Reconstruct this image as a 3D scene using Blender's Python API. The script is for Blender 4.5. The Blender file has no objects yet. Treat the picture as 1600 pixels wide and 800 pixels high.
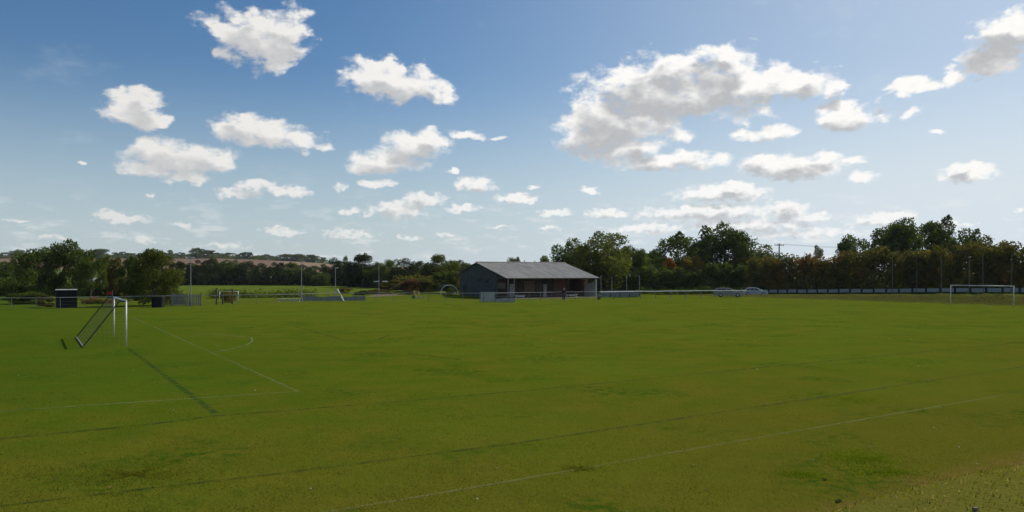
import bpy, math, random
import numpy as np
from mathutils import Vector, Matrix

R = math.radians
S = bpy.context.scene
C = S.collection
PI = math.pi
EYE = 3.95            # eye level above the pitch
F = 1200.0            # focal length in photo pixels
HY = 427.0            # eye-level row in the photo
SUN_AZ, SUN_EL = R(47), R(40)   # azimuth measured from the view direction towards the right
U = Vector((.848, .53, 0)); V = Vector((-.53, .848, 0))   # along the touchline, along the goal line
UANG = math.atan2(.53, .848)

# ------------------------------------------------------------------ helpers
def gnd(px, py, z=0.0):
    """point of the level ground seen at a photo pixel"""
    Y = F*(EYE-z)/(py-HY)
    return Vector(((px-800)/F*Y, Y, z))
def at(px, Y, z=0.0):
    return Vector(((px-800)/F*Y, Y, z))
def zat(py, Y):
    return EYE - (py-HY)*Y/F

def smooth(x, a, b):
    t = np.clip((np.asarray(x, float)-a)/(b-a), 0, 1)
    return t*t*(3-2*t)

def tag(o, label=None, cat=None, group=None, kind=None):
    if label: o['label'] = label
    if cat: o['category'] = cat
    if group: o['group'] = group
    if kind: o['kind'] = kind
    return o

def empty(name, loc, rz=0, label=None, cat=None, group=None):
    o = bpy.data.objects.new(name, None); C.objects.link(o)
    o.location = loc; o.rotation_euler = (0, 0, rz); o.empty_display_size = .2
    return tag(o, label, cat, group)

def copy_tree(o, parent=None):
    c = o.copy(); C.objects.link(c); c.parent = parent
    for ch in list(o.children): copy_tree(ch, c)
    return c

class MB:
    """collects boxes, bars and polygons; build() links them as one mesh object"""
    def __init__(self): self.v = []; self.f = []; self.m = []
    def add(self, vs, fs, mi=0):
        n = len(self.v); self.v += [tuple(p) for p in vs]
        self.f += [tuple(i+n for i in f) for f in fs]; self.m += [mi]*len(fs)
        return self
    def box(self, x0, x1, y0, y1, z0, z1, mi=0, M=None):
        vs = [Vector((x, y, z)) for z in (z0, z1) for y in (y0, y1) for x in (x0, x1)]
        if M is not None: vs = [M @ p for p in vs]
        return self.add(vs, [(0,2,3,1),(4,5,7,6),(0,1,5,4),(2,6,7,3),(0,4,6,2),(1,3,7,5)], mi)
    def tube(self, pts, r, n=8, mi=0, cap=True):
        pts = [Vector(p) for p in pts]
        rs = r if isinstance(r, (list, tuple)) else [r]*len(pts)
        vs = []; fs = []; prev = None
        for i, p in enumerate(pts):
            d = (pts[min(i+1, len(pts)-1)]-pts[max(i-1, 0)]).normalized()
            if prev is None:
                a = Vector((0, 0, 1)) if abs(d.z) < .9 else Vector((1, 0, 0))
                e = d.cross(a).normalized()
            else:
                e = (prev-d*prev.dot(d)).normalized()
            prev = e; g = d.cross(e)
            for k in range(n):
                t = 2*PI*k/n
                vs.append(p+(e*math.cos(t)+g*math.sin(t))*rs[i])
        for i in range(len(pts)-1):
            for k in range(n):
                k2 = (k+1) % n
                fs.append((i*n+k, i*n+k2, (i+1)*n+k2, (i+1)*n+k))
        if cap:
            fs.append(tuple(range(n))[::-1]); b = (len(pts)-1)*n
            fs.append(tuple(range(b, b+n)))
        return self.add(vs, fs, mi)
    def prism(self, poly, axis, a, b, mi=0):
        """polygon (list of 2d) extruded along axis 'x','y' or 'z' from a to b"""
        def P(p, t):
            if axis == 'x': return (t, p[0], p[1])
            if axis == 'y': return (p[0], t, p[1])
            return (p[0], p[1], t)
        n = len(poly)
        vs = [P(p, a) for p in poly]+[P(p, b) for p in poly]
        fs = [tuple(range(n))[::-1], tuple(range(n, 2*n))]
        fs += [(i, (i+1) % n, n+(i+1) % n, n+i) for i in range(n)]
        return self.add(vs, fs, mi)
    def build(self, name, mats, parent=None, bevel=0, smooth_=False, recalc=True):
        me = bpy.data.meshes.new(name); me.from_pydata(self.v, [], self.f); me.update()
        for m in (mats if isinstance(mats, (list, tuple)) else [mats]): me.materials.append(m)
        me.polygons.foreach_set('material_index', self.m)
        if recalc or bevel:
            import bmesh
            bm = bmesh.new(); bm.from_mesh(me)
            bmesh.ops.recalc_face_normals(bm, faces=bm.faces)
            if bevel:
                bmesh.ops.bevel(bm, geom=list(bm.edges), offset=bevel, segments=1, affect='EDGES', profile=.5)
            bm.to_mesh(me); bm.free()
        if smooth_: me.polygons.foreach_set('use_smooth', [True]*len(me.polygons))
        o = bpy.data.objects.new(name, me); C.objects.link(o); o.parent = parent
        return o

def mesh_np(name, verts, quads, mat, mi=None):
    """big mesh from arrays: verts (n,3), quads (m,4)"""
    me = bpy.data.meshes.new(name)
    nv, nf = len(verts), len(quads); k = quads.shape[1]
    me.vertices.add(nv); me.vertices.foreach_set('co', np.asarray(verts, np.float32).ravel())
    me.loops.add(nf*k); me.loops.foreach_set('vertex_index', np.asarray(quads, np.int32).ravel())
    me.polygons.add(nf); me.polygons.foreach_set('loop_start', np.arange(0, nf*k, k, dtype=np.int32))
    me.polygons.foreach_set('loop_total', np.full(nf, k, np.int32))
    for m in (mat if isinstance(mat, (list, tuple)) else [mat]): me.materials.append(m)
    if mi is not None: me.polygons.foreach_set('material_index', np.asarray(mi, np.int32))
    me.update(calc_edges=True)
    return me

def link(name, me, parent=None):
    o = bpy.data.objects.new(name, me); C.objects.link(o); o.parent = parent
    return o

# ------------------------------------------------------------------ node helpers
class NT:
    def __init__(self, tree): self.t = tree
    def n(self, typ, **kw):
        nd = self.t.nodes.new(typ)
        ins = kw.pop('ins', {})
        for k, v in kw.items(): setattr(nd, k, v)
        for k, v in ins.items(): self.set(nd, k, v)
        return nd
    def set(self, nd, k, v):
        s = nd.inputs[k]
        if isinstance(v, bpy.types.NodeSocket): self.t.links.new(v, s)
        else: s.default_value = v
    def math(self, op, a, b=None, c=None, clamp=False):
        nd = self.n('ShaderNodeMath', operation=op); nd.use_clamp = clamp
        for i, v in enumerate((a, b, c)):
            if v is not None: self.set(nd, i, v)
        return nd.outputs[0]
    def vm(self, op, a, b=None, c=None, out='Vector'):
        nd = self.n('ShaderNodeVectorMath', operation=op)
        for i, v in enumerate((a, b, c)):
            if v is not None: self.set(nd, i, v)
        return nd.outputs[out]
    def noise(self, vec, scale, detail=2, rough=.5, col=False, dist=0):
        nd = self.n('ShaderNodeTexNoise')
        self.set(nd, 'Vector', vec); self.set(nd, 'Scale', scale); self.set(nd, 'Detail', detail); self.set(nd, 'Roughness', rough)
        self.set(nd, 'Distortion', dist)
        return nd.outputs['Color' if col else 'Fac']
    def ramp(self, fac, lo, hi, a=0.0, b=1.0, smoothstep=True):
        nd = self.n('ShaderNodeMapRange'); nd.interpolation_type = 'SMOOTHSTEP' if smoothstep else 'LINEAR'
        for k, v in (('Value', fac), ('From Min', lo), ('From Max', hi), ('To Min', a), ('To Max', b)): self.set(nd, k, v)
        return nd.outputs['Result']
    def mix(self, fac, a, b, blend='MIX'):
        nd = self.n('ShaderNodeMix', data_type='RGBA', blend_type=blend)
        self.set(nd, 'Factor', fac)
        for i, v in ((6, a), (7, b)):
            s = nd.inputs[i]
            if isinstance(v, bpy.types.NodeSocket): self.t.links.new(v, s)
            else: s.default_value = (*v, 1)
        return nd.outputs[2]

def new_mat(name):
    m = bpy.data.materials.new(name); m.use_nodes = True
    t = NT(m.node_tree); b = m.node_tree.nodes['Principled BSDF']
    return m, t, b

def plain(name, col, rough=.6, metal=0, var=.25, scale=3.0, bump=0, spec=.4, col2=None, contrast=(.35, .65)):
    """weathered surface: two tones mixed by noise"""
    m, t, b = new_mat(name)
    co = t.n('ShaderNodeTexCoord').outputs['Object']
    f = t.noise(co, scale, 5, .6)
    c2 = col2 or tuple(c*(1-var) for c in col)
    t.set(b, 'Base Color', t.mix(t.ramp(f, contrast[0], contrast[1]), c2, col))
    t.set(b, 'Roughness', rough); t.set(b, 'Metallic', metal); t.set(b, 'Specular IOR Level', spec)
    if bump:
        bn = t.n('ShaderNodeBump', ins={'Strength': bump, 'Height': t.noise(co, scale*8, 4), 'Distance': .02})
        t.set(b, 'Normal', bn.outputs[0])
    return m

def leaf_mat(name, dark, light, trans=.4, tint=None):
    """leaf surface: albedo varies from tree to tree and from clump to clump; light passes through"""
    m = bpy.data.materials.new(name); m.use_nodes = True
    t = NT(m.node_tree); m.node_tree.nodes.clear()
    geo = t.n('ShaderNodeNewGeometry'); oi = t.n('ShaderNodeObjectInfo')
    clump = t.noise(geo.outputs['Position'], .55, 3, .6)
    fine = t.n('ShaderNodeTexWhiteNoise', noise_dimensions='1D')
    t.set(fine, 'W', geo.outputs['Random Per Island'])
    f = t.math('ADD', t.math('MULTIPLY', t.ramp(clump, .32, .68), .6), t.math('MULTIPLY', fine.outputs['Value'], .4))
    f = t.math('ADD', f, t.math('MULTIPLY', t.math('SUBTRACT', oi.outputs['Random'], .5), .35), clamp=True)
    col = t.mix(f, dark, light)
    if tint:
        col = t.mix(t.ramp(t.noise(geo.outputs['Position'], .23, 3, .65), .52, .66), col, tint)
    d = t.n('ShaderNodeBsdfDiffuse', ins={'Color': col})
    tr = t.n('ShaderNodeBsdfTranslucent', ins={'Color': t.mix(.5, col, (1.0, .95, .25), 'MULTIPLY')})
    g = t.n('ShaderNodeBsdfGlossy', ins={'Roughness': .45, 'Color': (1, 1, 1, 1)})
    m1 = t.n('ShaderNodeMixShader', ins={0: trans, 1: d.outputs[0], 2: tr.outputs[0]})
    m2 = t.n('ShaderNodeMixShader', ins={0: .006, 1: m1.outputs[0], 2: g.outputs[0]})
    o = t.n('ShaderNodeOutputMaterial'); t.set(o, 'Surface', m2.outputs[0])
    return m

# ------------------------------------------------------------------ sky
SKY_STRENGTH = .082; SKY_SAT = 1.22; MIST = .84
CLOUD_LIT_AWAY = (.84, .82, .79); CLOUD_LIT = (1.02, 1.0, .965); CLOUD_SHADE = (.50, .508, .52)
BLOBS = [  # photo column, photo row, half width, half height, thinness
 # small cloud group above the far left field
 (400,60,72,40,0),(442,52,40,38,0),(350,48,24,20,0),(430,88,30,18,0),(402,24,26,14,.1),(335,80,14,10,.2),
 (588,122,42,26,0),(640,130,56,26,0),(676,138,32,22,0),(610,108,26,16,0),
 (216,156,34,20,0),(205,178,44,20,0),(243,190,20,9,.1),(226,144,24,10,.1),
 (378,200,44,24,0),(420,210,50,18,0),(468,222,38,13,.2),(508,229,26,6,.4),(480,240,13,5,.4),(370,184,24,12,0),
 (232,226,24,16,0),(280,246,76,24,0),(228,264,46,12,0),(290,276,36,13,.15),(332,252,34,17,0),(250,240,40,24,0),
 (650,228,48,22,0),(604,252,54,18,0),(590,286,28,8,.15),(672,218,26,12,0),(566,262,24,10,.2),
 (735,208,25,9,.05),(776,213,15,4,.4),(398,289,30,9,.1),(372,302,36,9,.1),(450,300,36,8,.05),
 (662,311,32,11,.05),(622,328,44,13,.05),(550,330,14,7,.1),(578,336,14,4,.3),(745,288,32,12,0),(708,267,12,5,.1),(530,292,10,7,.4),
 (808,310,32,9,.05),(834,292,12,4,.4),(725,326,26,8,.1),(866,333,25,6,.1),(922,297,16,7,.15),
 # the large grey-bellied cloud
 (1008,138,92,42,0),(1130,106,56,36,0),(1060,108,54,28,0),(1232,130,72,26,0),(1300,137,22,18,0),(942,190,56,44,0),
 (930,218,56,28,0),(1045,250,88,14,0),(1000,190,62,30,0),(1170,140,106,24,0),(1080,150,120,30,0),(980,232,56,16,0),(1128,84,30,18,0),
 (1200,210,48,13,0),(1165,182,60,13,.45),(1060,212,24,14,.3),(1335,183,52,19,0),(1300,178,24,14,0),(1424,180,20,10,.35),(1440,133,52,11,.05),(1484,120,24,10,.1),(1400,142,20,8,.2),
 (1562,76,48,30,0),(1550,52,34,28,0),(1560,92,50,16,0),(1600,52,66,44,0),(1582,30,36,18,0),(1530,122,10,5,.2),
 (1240,262,76,18,0),(1296,245,26,10,.05),(1190,257,30,17,0),(1346,275,22,9,.05),(1340,250,20,6,.3),
 (1515,270,44,13,0),(1508,260,24,9,0),(1130,302,72,13,0),(1150,292,30,9,0),(950,334,32,8,.05),(1105,333,108,13,.05),(1232,328,32,15,0),(1270,340,30,8,.1),
 (1010,357,56,8,.15),(1180,352,110,12,.15),(1380,342,46,11,.05),(1415,337,22,8,.1),(1463,208,15,4,.1),(1250,365,110,12,.35),(1490,352,36,6,.2),(1590,330,14,4,.3),
 (188,341,44,8,.05),(165,334,22,6,.1),(286,351,24,5,.2),(24,345,22,3,.3),(440,361,36,6,.25),(545,366,42,8,.25),(640,372,24,5,.4),(350,384,46,6,.4),
 (225,375,18,6,.25),(90,371,28,5,.4),(700,366,16,3,.4),(780,354,20,3,.4),(860,356,20,4,.5),(130,255,8,4,.4),(240,304,6,3,.4),
 # clouds outside the photograph
 (-250,120,120,40,0),(-420,260,90,26,0),(-130,300,60,12,0),(1850,180,110,34,0),(2000,300,90,18,0),(1760,310,60,12,.1),(2300,80,140,50,0),(-700,150,140,44,0),
]
def build_world():
    w = bpy.data.worlds.new("World"); S.world = w; w.use_nodes = True
    nt = w.node_tree; nt.nodes.clear(); t = NT(nt)
    # node group: how deep inside a cloud a direction lies (1 core, 0 rim, below 0 outside)
    g = bpy.data.node_groups.new('cloud_field', 'ShaderNodeTree')
    g.interface.new_socket('Vector', in_out='INPUT', socket_type='NodeSocketVector')
    g.interface.new_socket('Value', in_out='OUTPUT', socket_type='NodeSocketFloat')
    gt = NT(g); gi = gt.n('NodeGroupInput'); go = gt.n('NodeGroupOutput')
    acc = None
    for (x, y, rx, ry, b) in BLOBS:
        a0 = math.atan((x-800)/F); ca = math.cos(a0)
        ax, ay = a0*F, (HY-y)*ca
        rx2, ry2 = rx*ca*ca*1.17, ry*ca*1.17
        p = gt.vm('MULTIPLY_ADD', gi.outputs[0], (1/rx2, 1/ry2, 0), (-ax/rx2, -ay/ry2, math.sqrt(b)))
        r2 = gt.vm('DOT_PRODUCT', p, p, out='Value')
        acc = r2 if acc is None else gt.math('SMOOTH_MIN', acc, r2, .35)
    gt.set(go, 0, gt.math('MAXIMUM', gt.math('SUBTRACT', 1.0, acc), -2.0))

    d = t.n('ShaderNodeTexCoord').outputs['Generated']
    sep = t.n('ShaderNodeSeparateXYZ', ins={0: d})
    x, y, z = sep.outputs
    az = t.math('MULTIPLY', t.math('ARCTAN2', x, y), F)
    hor = t.math('MAXIMUM', t.math('SQRT', t.math('ADD', t.math('MULTIPLY', x, x), t.math('MULTIPLY', y, y))), .05)
    el = t.math('MULTIPLY', t.math('DIVIDE', z, hor), F)
    elp = t.math('MAXIMUM', el, 0.0)
    far = t.math('ADD', elp, 90.0)            # grows with elevation: clouds near the horizon are farther and finer
    p0 = t.n('ShaderNodeCombineXYZ', ins={0: az, 1: el, 2: 0.0}).outputs[0]
    hi = t.ramp(el, 40.0, 260.0)
    pn = t.vm('MULTIPLY', p0, (.01, .014, 0))
    def blend(vec, ka, kb, det, rough, col=False):
        a = t.noise(vec, ka, det, rough, col=col); b = t.noise(t.vm('ADD', vec, (3.1, 7.7, 2.3)), kb, det, rough, col=col)
        if col: return t.mix(hi, a, b)
        return t.math('MULTIPLY_ADD', t.math('SUBTRACT', b, a), hi, a)
    wn = blend(pn, 5.0, 2.3, 3, .55, True)
    amp = t.math('MULTIPLY', far, .17)
    wv = t.vm('MULTIPLY', t.vm('SUBTRACT', wn, (.5, .5, .5)), (1.3, .8, 0))
    sc = t.n('ShaderNodeVectorMath', operation='SCALE'); t.set(sc, 0, wv); t.set(sc, 'Scale', amp)
    p1 = t.vm('ADD', p0, sc.outputs[0])
    def billow(vec):
        return t.math('MULTIPLY', t.math('SUBTRACT', blend(vec, 7.5, 3.8, 7, .56), .5), 2.0)
    def field(p):
        nd = t.n('ShaderNodeGroup'); nd.node_tree = g; t.set(nd, 0, p); return nd.outputs[0]
    n1 = billow(pn)
    f1 = field(p1)
    dens = t.math('MULTIPLY_ADD', n1, 1.5, f1)
    # the side of the cloud that faces the sun is lit; the sun stands up and to the right
    off = t.n('ShaderNodeCombineXYZ', ins={0: t.math('MULTIPLY', far, .03), 1: t.math('MULTIPLY', far, .065), 2: 0.0}).outputs[0]
    f2 = field(t.vm('ADD', p1, off))
    soff = t.vm('MULTIPLY', off, (.006, .008, 0))
    n2 = t.math('MULTIPLY', t.math('SUBTRACT', blend(t.vm('ADD', pn, soff), 6.0, 2.6, 3, .45), .5), 2.0)
    dens2 = t.math('MULTIPLY_ADD', n2, .8, f2)
    alpha = t.math('POWER', t.ramp(dens, -.30, .80), 1.3)
    alpha = t.math('MULTIPLY', t.math('MULTIPLY', alpha, t.ramp(el, 0.0, 30.0)), t.ramp(el, 30.0, 190.0, .70, .97))
    shade = t.ramp(dens2, .10, 1.05)
    relief = t.math('MULTIPLY', t.math('SUBTRACT', n2, n1), .13)
    shade = t.math('ADD', shade, relief, clamp=True)
    side = t.ramp(az, -700.0, 200.0, .72, 1.0)
    shade = t.math('MULTIPLY', shade, side)
    tex = t.math('SUBTRACT', blend(t.vm('ADD', pn, (5.3, 1.9, .7)), 13.0, 8.0, 6, .6), .5)
    shade = t.math('MULTIPLY_ADD', tex, .38, shade, clamp=True)
    lit = t.mix(t.ramp(az, -650.0, 250.0), CLOUD_LIT_AWAY, CLOUD_LIT)
    ccol = t.mix(shade, lit, CLOUD_SHADE)
    # thin veil of far cumulus and mist low down
    veil = t.noise(t.vm('MULTIPLY', p0, (.011, .040, 0)), 1.7, 7, .62)
    low = t.math('MULTIPLY', t.ramp(el, 150.0, 35.0), t.ramp(az, -1000.0, 300.0, .55, 1.0))
    wisp = t.math('MULTIPLY', t.ramp(veil, .50, .70), t.math('MULTIPLY', low, .62))
    high = t.noise(t.vm('MULTIPLY', p0, (.0045, .008, 0)), 1.5, 7, .62)
    wisp = t.math('ADD', wisp, t.math('MULTIPLY', t.ramp(high, .56, .80), t.ramp(el, 60.0, 160.0, 0.0, .16)), clamp=True)
    mist = t.math('ADD', t.ramp(el, 330.0, -30.0, 0.0, MIST), t.ramp(az, -350.0, 700.0, 0.0, .46), clamp=True)
    sky = t.n('ShaderNodeTexSky', sky_type='NISHITA')
    sky.sun_disc = False; sky.sun_elevation = SUN_EL; sky.sun_rotation = SUN_AZ
    sky.altitude = 60; sky.air_density = 1.0; sky.dust_density = .5; sky.ozone_density = 3.0
    skc = t.n('ShaderNodeHueSaturation', ins={'Saturation': SKY_SAT, 'Value': 1.0, 'Color': sky.outputs[0]}).outputs[0]
    b1 = t.n('ShaderNodeBackground', ins={'Color': skc, 'Strength': SKY_STRENGTH})
    bv = t.n('ShaderNodeBackground', ins={'Color': t.mix(t.ramp(az, -400.0, 700.0), (.50, .60, .66), (.68, .76, .82)), 'Strength': 1.0})
    b2 = t.n('ShaderNodeBackground', ins={'Color': ccol, 'Strength': 1.0})
    m0 = t.n('ShaderNodeMixShader', ins={0: mist, 1: b1.outputs[0], 2: bv.outputs[0]})
    bw = t.n('ShaderNodeBackground', ins={'Color': (.88, .88, .87, 1), 'Strength': 1.0})
    mw = t.n('ShaderNodeMixShader', ins={0: wisp, 1: m0.outputs[0], 2: bw.outputs[0]})
    m1 = t.n('ShaderNodeMixShader', ins={0: alpha, 1: mw.outputs[0], 2: b2.outputs[0]})
    o = t.n('ShaderNodeOutputWorld'); t.set(o, 'Surface', m1.outputs[0])
    w.cycles.sampling_method = 'MANUAL'; w.cycles.sample_map_resolution = 512
build_world()

sun = bpy.data.lights.new('sun', 'SUN'); sun.energy = 4.3; sun.angle = R(.5); sun.color = (1, .95, .87)
so = bpy.data.objects.new('sun', sun); C.objects.link(so); so.location = (40, 40, 60)
sd = Vector((math.sin(SUN_AZ)*math.cos(SUN_EL), math.cos(SUN_AZ)*math.cos(SUN_EL), math.sin(SUN_EL)))
so.rotation_euler = sd.to_track_quat('Z', 'Y').to_euler()

cam = bpy.data.cameras.new('camera'); co_ = bpy.data.objects.new('camera', cam); C.objects.link(co_)
co_.location = (0, 0, EYE); co_.rotation_euler = (R(90), 0, 0)
cam.sensor_width = 36; cam.lens = 27; cam.shift_y = (HY-400)/1600; cam.clip_start = .1; cam.clip_end = 6000
S.camera = co_

# ------------------------------------------------------------------ terrain
def terrain(X, Y):
    X = np.asarray(X, float); Y = np.asarray(Y, float)
    u = .848*X+.53*Y; v = -.53*X+.848*Y
    z = np.zeros_like(X+Y)
    wob = .5*np.sin(u*.31)+.35*np.sin(u*.83+1.3)
    near = smooth(7.9+.5*wob-v, 0, 5.4)*2.25
    z = z+near*(Y < 60)
    top = np.interp(v, [40, 52, 94, 125], [1.35, 1.2, .15, 0])
    lump = .14*np.sin(v*.9)+.10*np.sin(v*2.3+.7)+.07*np.sin(v*4.9+u)
    bank = smooth(u+1.1*lump, 99.6, 105.4)*top*(1+lump*.9*np.exp(-((u-103.5)/3.0)**2))
    z = z+np.where((v > 10) & (Y < 260), bank, 0)
    # little swell of rough grass beyond the far fence, left of the clubhouse
    z = z+.55*np.exp(-(((X+13)/7.0)**2+((Y-126)/5.0)**2))
    z = z+.5*np.exp(-(((X-22)/4.0)**2+((Y-126.5)/2.2)**2))
    # the hill
    px = np.clip(X/np.maximum(Y, 50)*F+800, -600, 1800)
    prof = np.interp(px, [-600, 0, 200, 350, 460, 530, 640, 800, 1800], [1.0, 1.0, 1.02, 1.0, .84, .68, .5, .35, .3])
    hill = np.clip(Y-385, 0, 680)*.0362*prof
    hill = hill - np.clip(Y-1080, 0, 800)*.02*prof
    z = z+hill*(Y > 300)+.3*np.sin(X*.021)*np.sin(Y*.017)*smooth(Y, 130, 300)
    return z
def tz(p): return float(terrain(np.array([p[0]]), np.array([p[1]]))[0])
def on(p): return Vector((p[0], p[1], tz(p)))

def axis(parts):
    out = []
    for a, b, st in parts: out.append(np.arange(a, b, st))
    return np.unique(np.round(np.concatenate(out+[np.array([parts[-1][1]])]), 3))
xs = axis([(-1500,-300,50),(-300,-80,12),(-80,-10,2.5),(-10,20,.5),(20,40,1.2),(40,80,.8),(80,300,10),(300,1500,50)])
ys = axis([(-120,-20,20),(-20,0,2),(0,30,.5),(30,80,1.6),(80,160,.9),(160,400,8),(400,1100,14),(1100,2000,60)])
GX, GY = np.meshgrid(xs, ys); GZ = terrain(GX, GY)
nx, ny = len(xs), len(ys)
idx = np.arange(nx*ny).reshape(ny, nx)
quads = np.stack([idx[:-1, :-1], idx[:-1, 1:], idx[1:, 1:], idx[1:, :-1]], -1).reshape(-1, 4)

def grass_mat():
    m, t, b = new_mat('turf')
    P = t.n('ShaderNodeTexCoord').outputs['Object']
    sp = t.n('ShaderNodeSeparateXYZ', ins={0: P}); X, Y, Z = sp.outputs
    u = t.math('ADD', t.math('MULTIPLY', X, .848), t.math('MULTIPLY', Y, .53))
    v = t.math('ADD', t.math('MULTIPLY', X, -.53), t.math('MULTIPLY', Y, .848))
    n_big = t.noise(P, .09, 4, .55); n_mid = t.noise(P, .55, 4, .6); n_sm = t.noise(P, 3.2, 4, .65); n_fine = t.noise(P, 17.0, 4, .75)
    col = t.mix(t.ramp(n_mid, .35, .65), G_OLIVE, G_GREEN)
    col = t.mix(t.math('MULTIPLY', t.ramp(n_big, .42, .66), .55), col, G_FRESH)
    # the near part of the pitch is drier, the left end greener
    dry = t.math('MULTIPLY', t.ramp(t.math('ADD', v, t.math('MULTIPLY', t.math('SUBTRACT', n_big, .5), 18.0)), 26.0, 7.0), .75)
    col = t.mix(dry, col, G_DRY)
    lush = t.math('MULTIPLY', t.ramp(u, 26.0, -12.0), t.ramp(v, 14.0, 36.0))
    col = t.mix(t.math('MULTIPLY', lush, .6), col, G_DEEP)
    # darker lush tufts in drifts, drier straw specks
    drift = t.math('MULTIPLY', t.ramp(t.noise(P, .22, 3, .6), .50, .68), t.ramp(n_sm, .42, .62))
    col = t.mix(t.math('MULTIPLY', drift, .9), col, G_DEEP)
    straw = t.math('MULTIPLY', t.ramp(n_fine, .55, .75), t.ramp(n_sm, .62, .42))
    col = t.mix(t.math('MULTIPLY', straw, .65), col, G_STRAW)
    dk = t.math('MULTIPLY', t.ramp(n_fine, .48, .30), .75)  # dark speckle grain where the fine noise is low
    col = t.mix(dk, col, G_DARK)
    # worn bank the photographer stands on and the rough bank behind the far goal
    ft = t.math('ADD', v, t.math('MULTIPLY', t.math('SUBTRACT', n_mid, .5), 2.4))
    foot = t.math('MULTIPLY', t.ramp(ft, 9.0, 7.4), t.ramp(ft, 5.0, 6.8))
    col = t.mix(t.math('MULTIPLY', foot, t.ramp(n_sm, .25, .55)), col, (.17, .108, .034))
    topb = t.ramp(ft, 5.4, 4.2)
    col = t.mix(t.math('MULTIPLY', topb, .6), col, (.14, .13, .026))
    bk = t.math('MULTIPLY', t.ramp(t.math('ADD', u, t.math('MULTIPLY', t.math('SUBTRACT', n_mid, .5), 3.0)), 99.6, 101.0), t.ramp(Y, 200.0, 150.0))
    col = t.mix(bk, col, t.mix(t.ramp(n_sm, .35, .65), (.055, .042, .016), (.085, .098, .014)))
    ptop = t.math('MULTIPLY', bk, t.ramp(u, 104.6, 105.6))
    col = t.mix(t.math('MULTIPLY', ptop, .8), col, (.09, .11, .015))
    # beyond the fence
    beyond = t.ramp(Y, 150.0, 175.0)
    col = t.mix(beyond, col, t.mix(t.ramp(n_big, .4, .6), (.075, .105, .012), (.10, .135, .018)))
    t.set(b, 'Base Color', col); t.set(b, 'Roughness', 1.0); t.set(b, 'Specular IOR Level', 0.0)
    h = t.math('ADD', t.math('MULTIPLY', n_sm, .55), t.math('MULTIPLY', n_fine, .45))
    bn = t.n('ShaderNodeBump', ins={'Strength': .8, 'Distance': .10, 'Height': h})
    t.set(b, 'Normal', bn.outputs[0])
    return m
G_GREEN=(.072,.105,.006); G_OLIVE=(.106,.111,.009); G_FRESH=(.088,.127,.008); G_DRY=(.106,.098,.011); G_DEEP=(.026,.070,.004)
G_STRAW=(.16,.13,.045); G_DARK=(.03,.038,.006)

def field_mat(name, a, b_, sc=.02, stripe=None):
    m, t, b = new_mat(name)
    P = t.n('ShaderNodeTexCoord').outputs['Object']
    f = t.noise(P, sc, 5, .6)
    col = t.mix(t.ramp(f, .35, .65), a, b_)
    col = t.mix(t.math('MULTIPLY', t.ramp(t.noise(t.vm('MULTIPLY', P, (.3, 1.5, 1)), .06, 3), .45, .6), .4), col, tuple(c*.75 for c in a))
    t.set(b, 'Base Color', col); t.set(b, 'Roughness', .95); t.set(b, 'Specular IOR Level', .1)
    return m
M_turf = grass_mat()
M_plough = field_mat('ploughed_soil', (.14, .082, .048), (.185, .118, .072))
M_stubble = field_mat('stubble', (.24, .17, .095), (.19, .12, .07))
M_meadow = field_mat('meadow', (.08, .11, .016), (.11, .14, .022))

fc = quads.reshape(-1, 4)
cx = GX.ravel()[fc].mean(1); cy = GY.ravel()[fc].mean(1)
cpx = cx/np.maximum(cy, 50)*F+800
mi = np.zeros(len(fc), int)
hillz = (cy > 560+40*np.sin(cx*.012)) & (cy < 1060)
mi[hillz] = 1
mi[hillz & (cpx < 45) & (cy < 700)] = 2
mi[hillz & (cpx > 440) & (cy > 760)] = 2
mi[(cy > 400) & (cy <= 560)] = 3
mi[(cy >= 1060)] = 3
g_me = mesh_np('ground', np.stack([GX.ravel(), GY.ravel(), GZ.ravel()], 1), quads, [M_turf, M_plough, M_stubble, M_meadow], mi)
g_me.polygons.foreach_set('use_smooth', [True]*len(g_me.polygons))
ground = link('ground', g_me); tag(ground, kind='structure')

# --- painted lines: faint white ones and dark green old ones
def line_mat(name, col, cover, sc, spread=.5):
    m = bpy.data.materials.new(name); m.use_nodes = True
    t = NT(m.node_tree); b = m.node_tree.nodes['Principled BSDF']
    co = t.n('ShaderNodeTexCoord'); P = co.outputs['Object']
    gen = t.n('ShaderNodeUVMap'); uv = t.n('ShaderNodeSeparateXYZ', ins={0: gen.outputs[0]})
    edge = t.ramp(t.math('ABSOLUTE', t.math('SUBTRACT', uv.outputs[1], .5)), .5, .12)
    n = t.math('MULTIPLY', t.ramp(t.noise(P, sc, 5, .7), .5-spread*.5, .5+spread*.5), t.ramp(t.noise(P, .13, 3, .6), .30, .58, .3, 1.0))
    a = t.math('MULTIPLY', t.math('MULTIPLY', n, edge), cover, clamp=True)
    t.set(b, 'Base Color', (*col, 1)); t.set(b, 'Roughness', .9); t.set(b, 'Specular IOR Level', .1); t.set(b, 'Alpha', a)
    return m
M_white_line = line_mat('worn_chalk', (.26, .27, .13), .40, 5.0, .6)
M_dark_line = line_mat('old_line_turf', (.026, .048, .004), .85, 3.0, .35)
M_lush_line = line_mat('fed_line_turf', (.018, .058, .006), .78, 3.0, .35)
LINE_K = [0]
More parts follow.
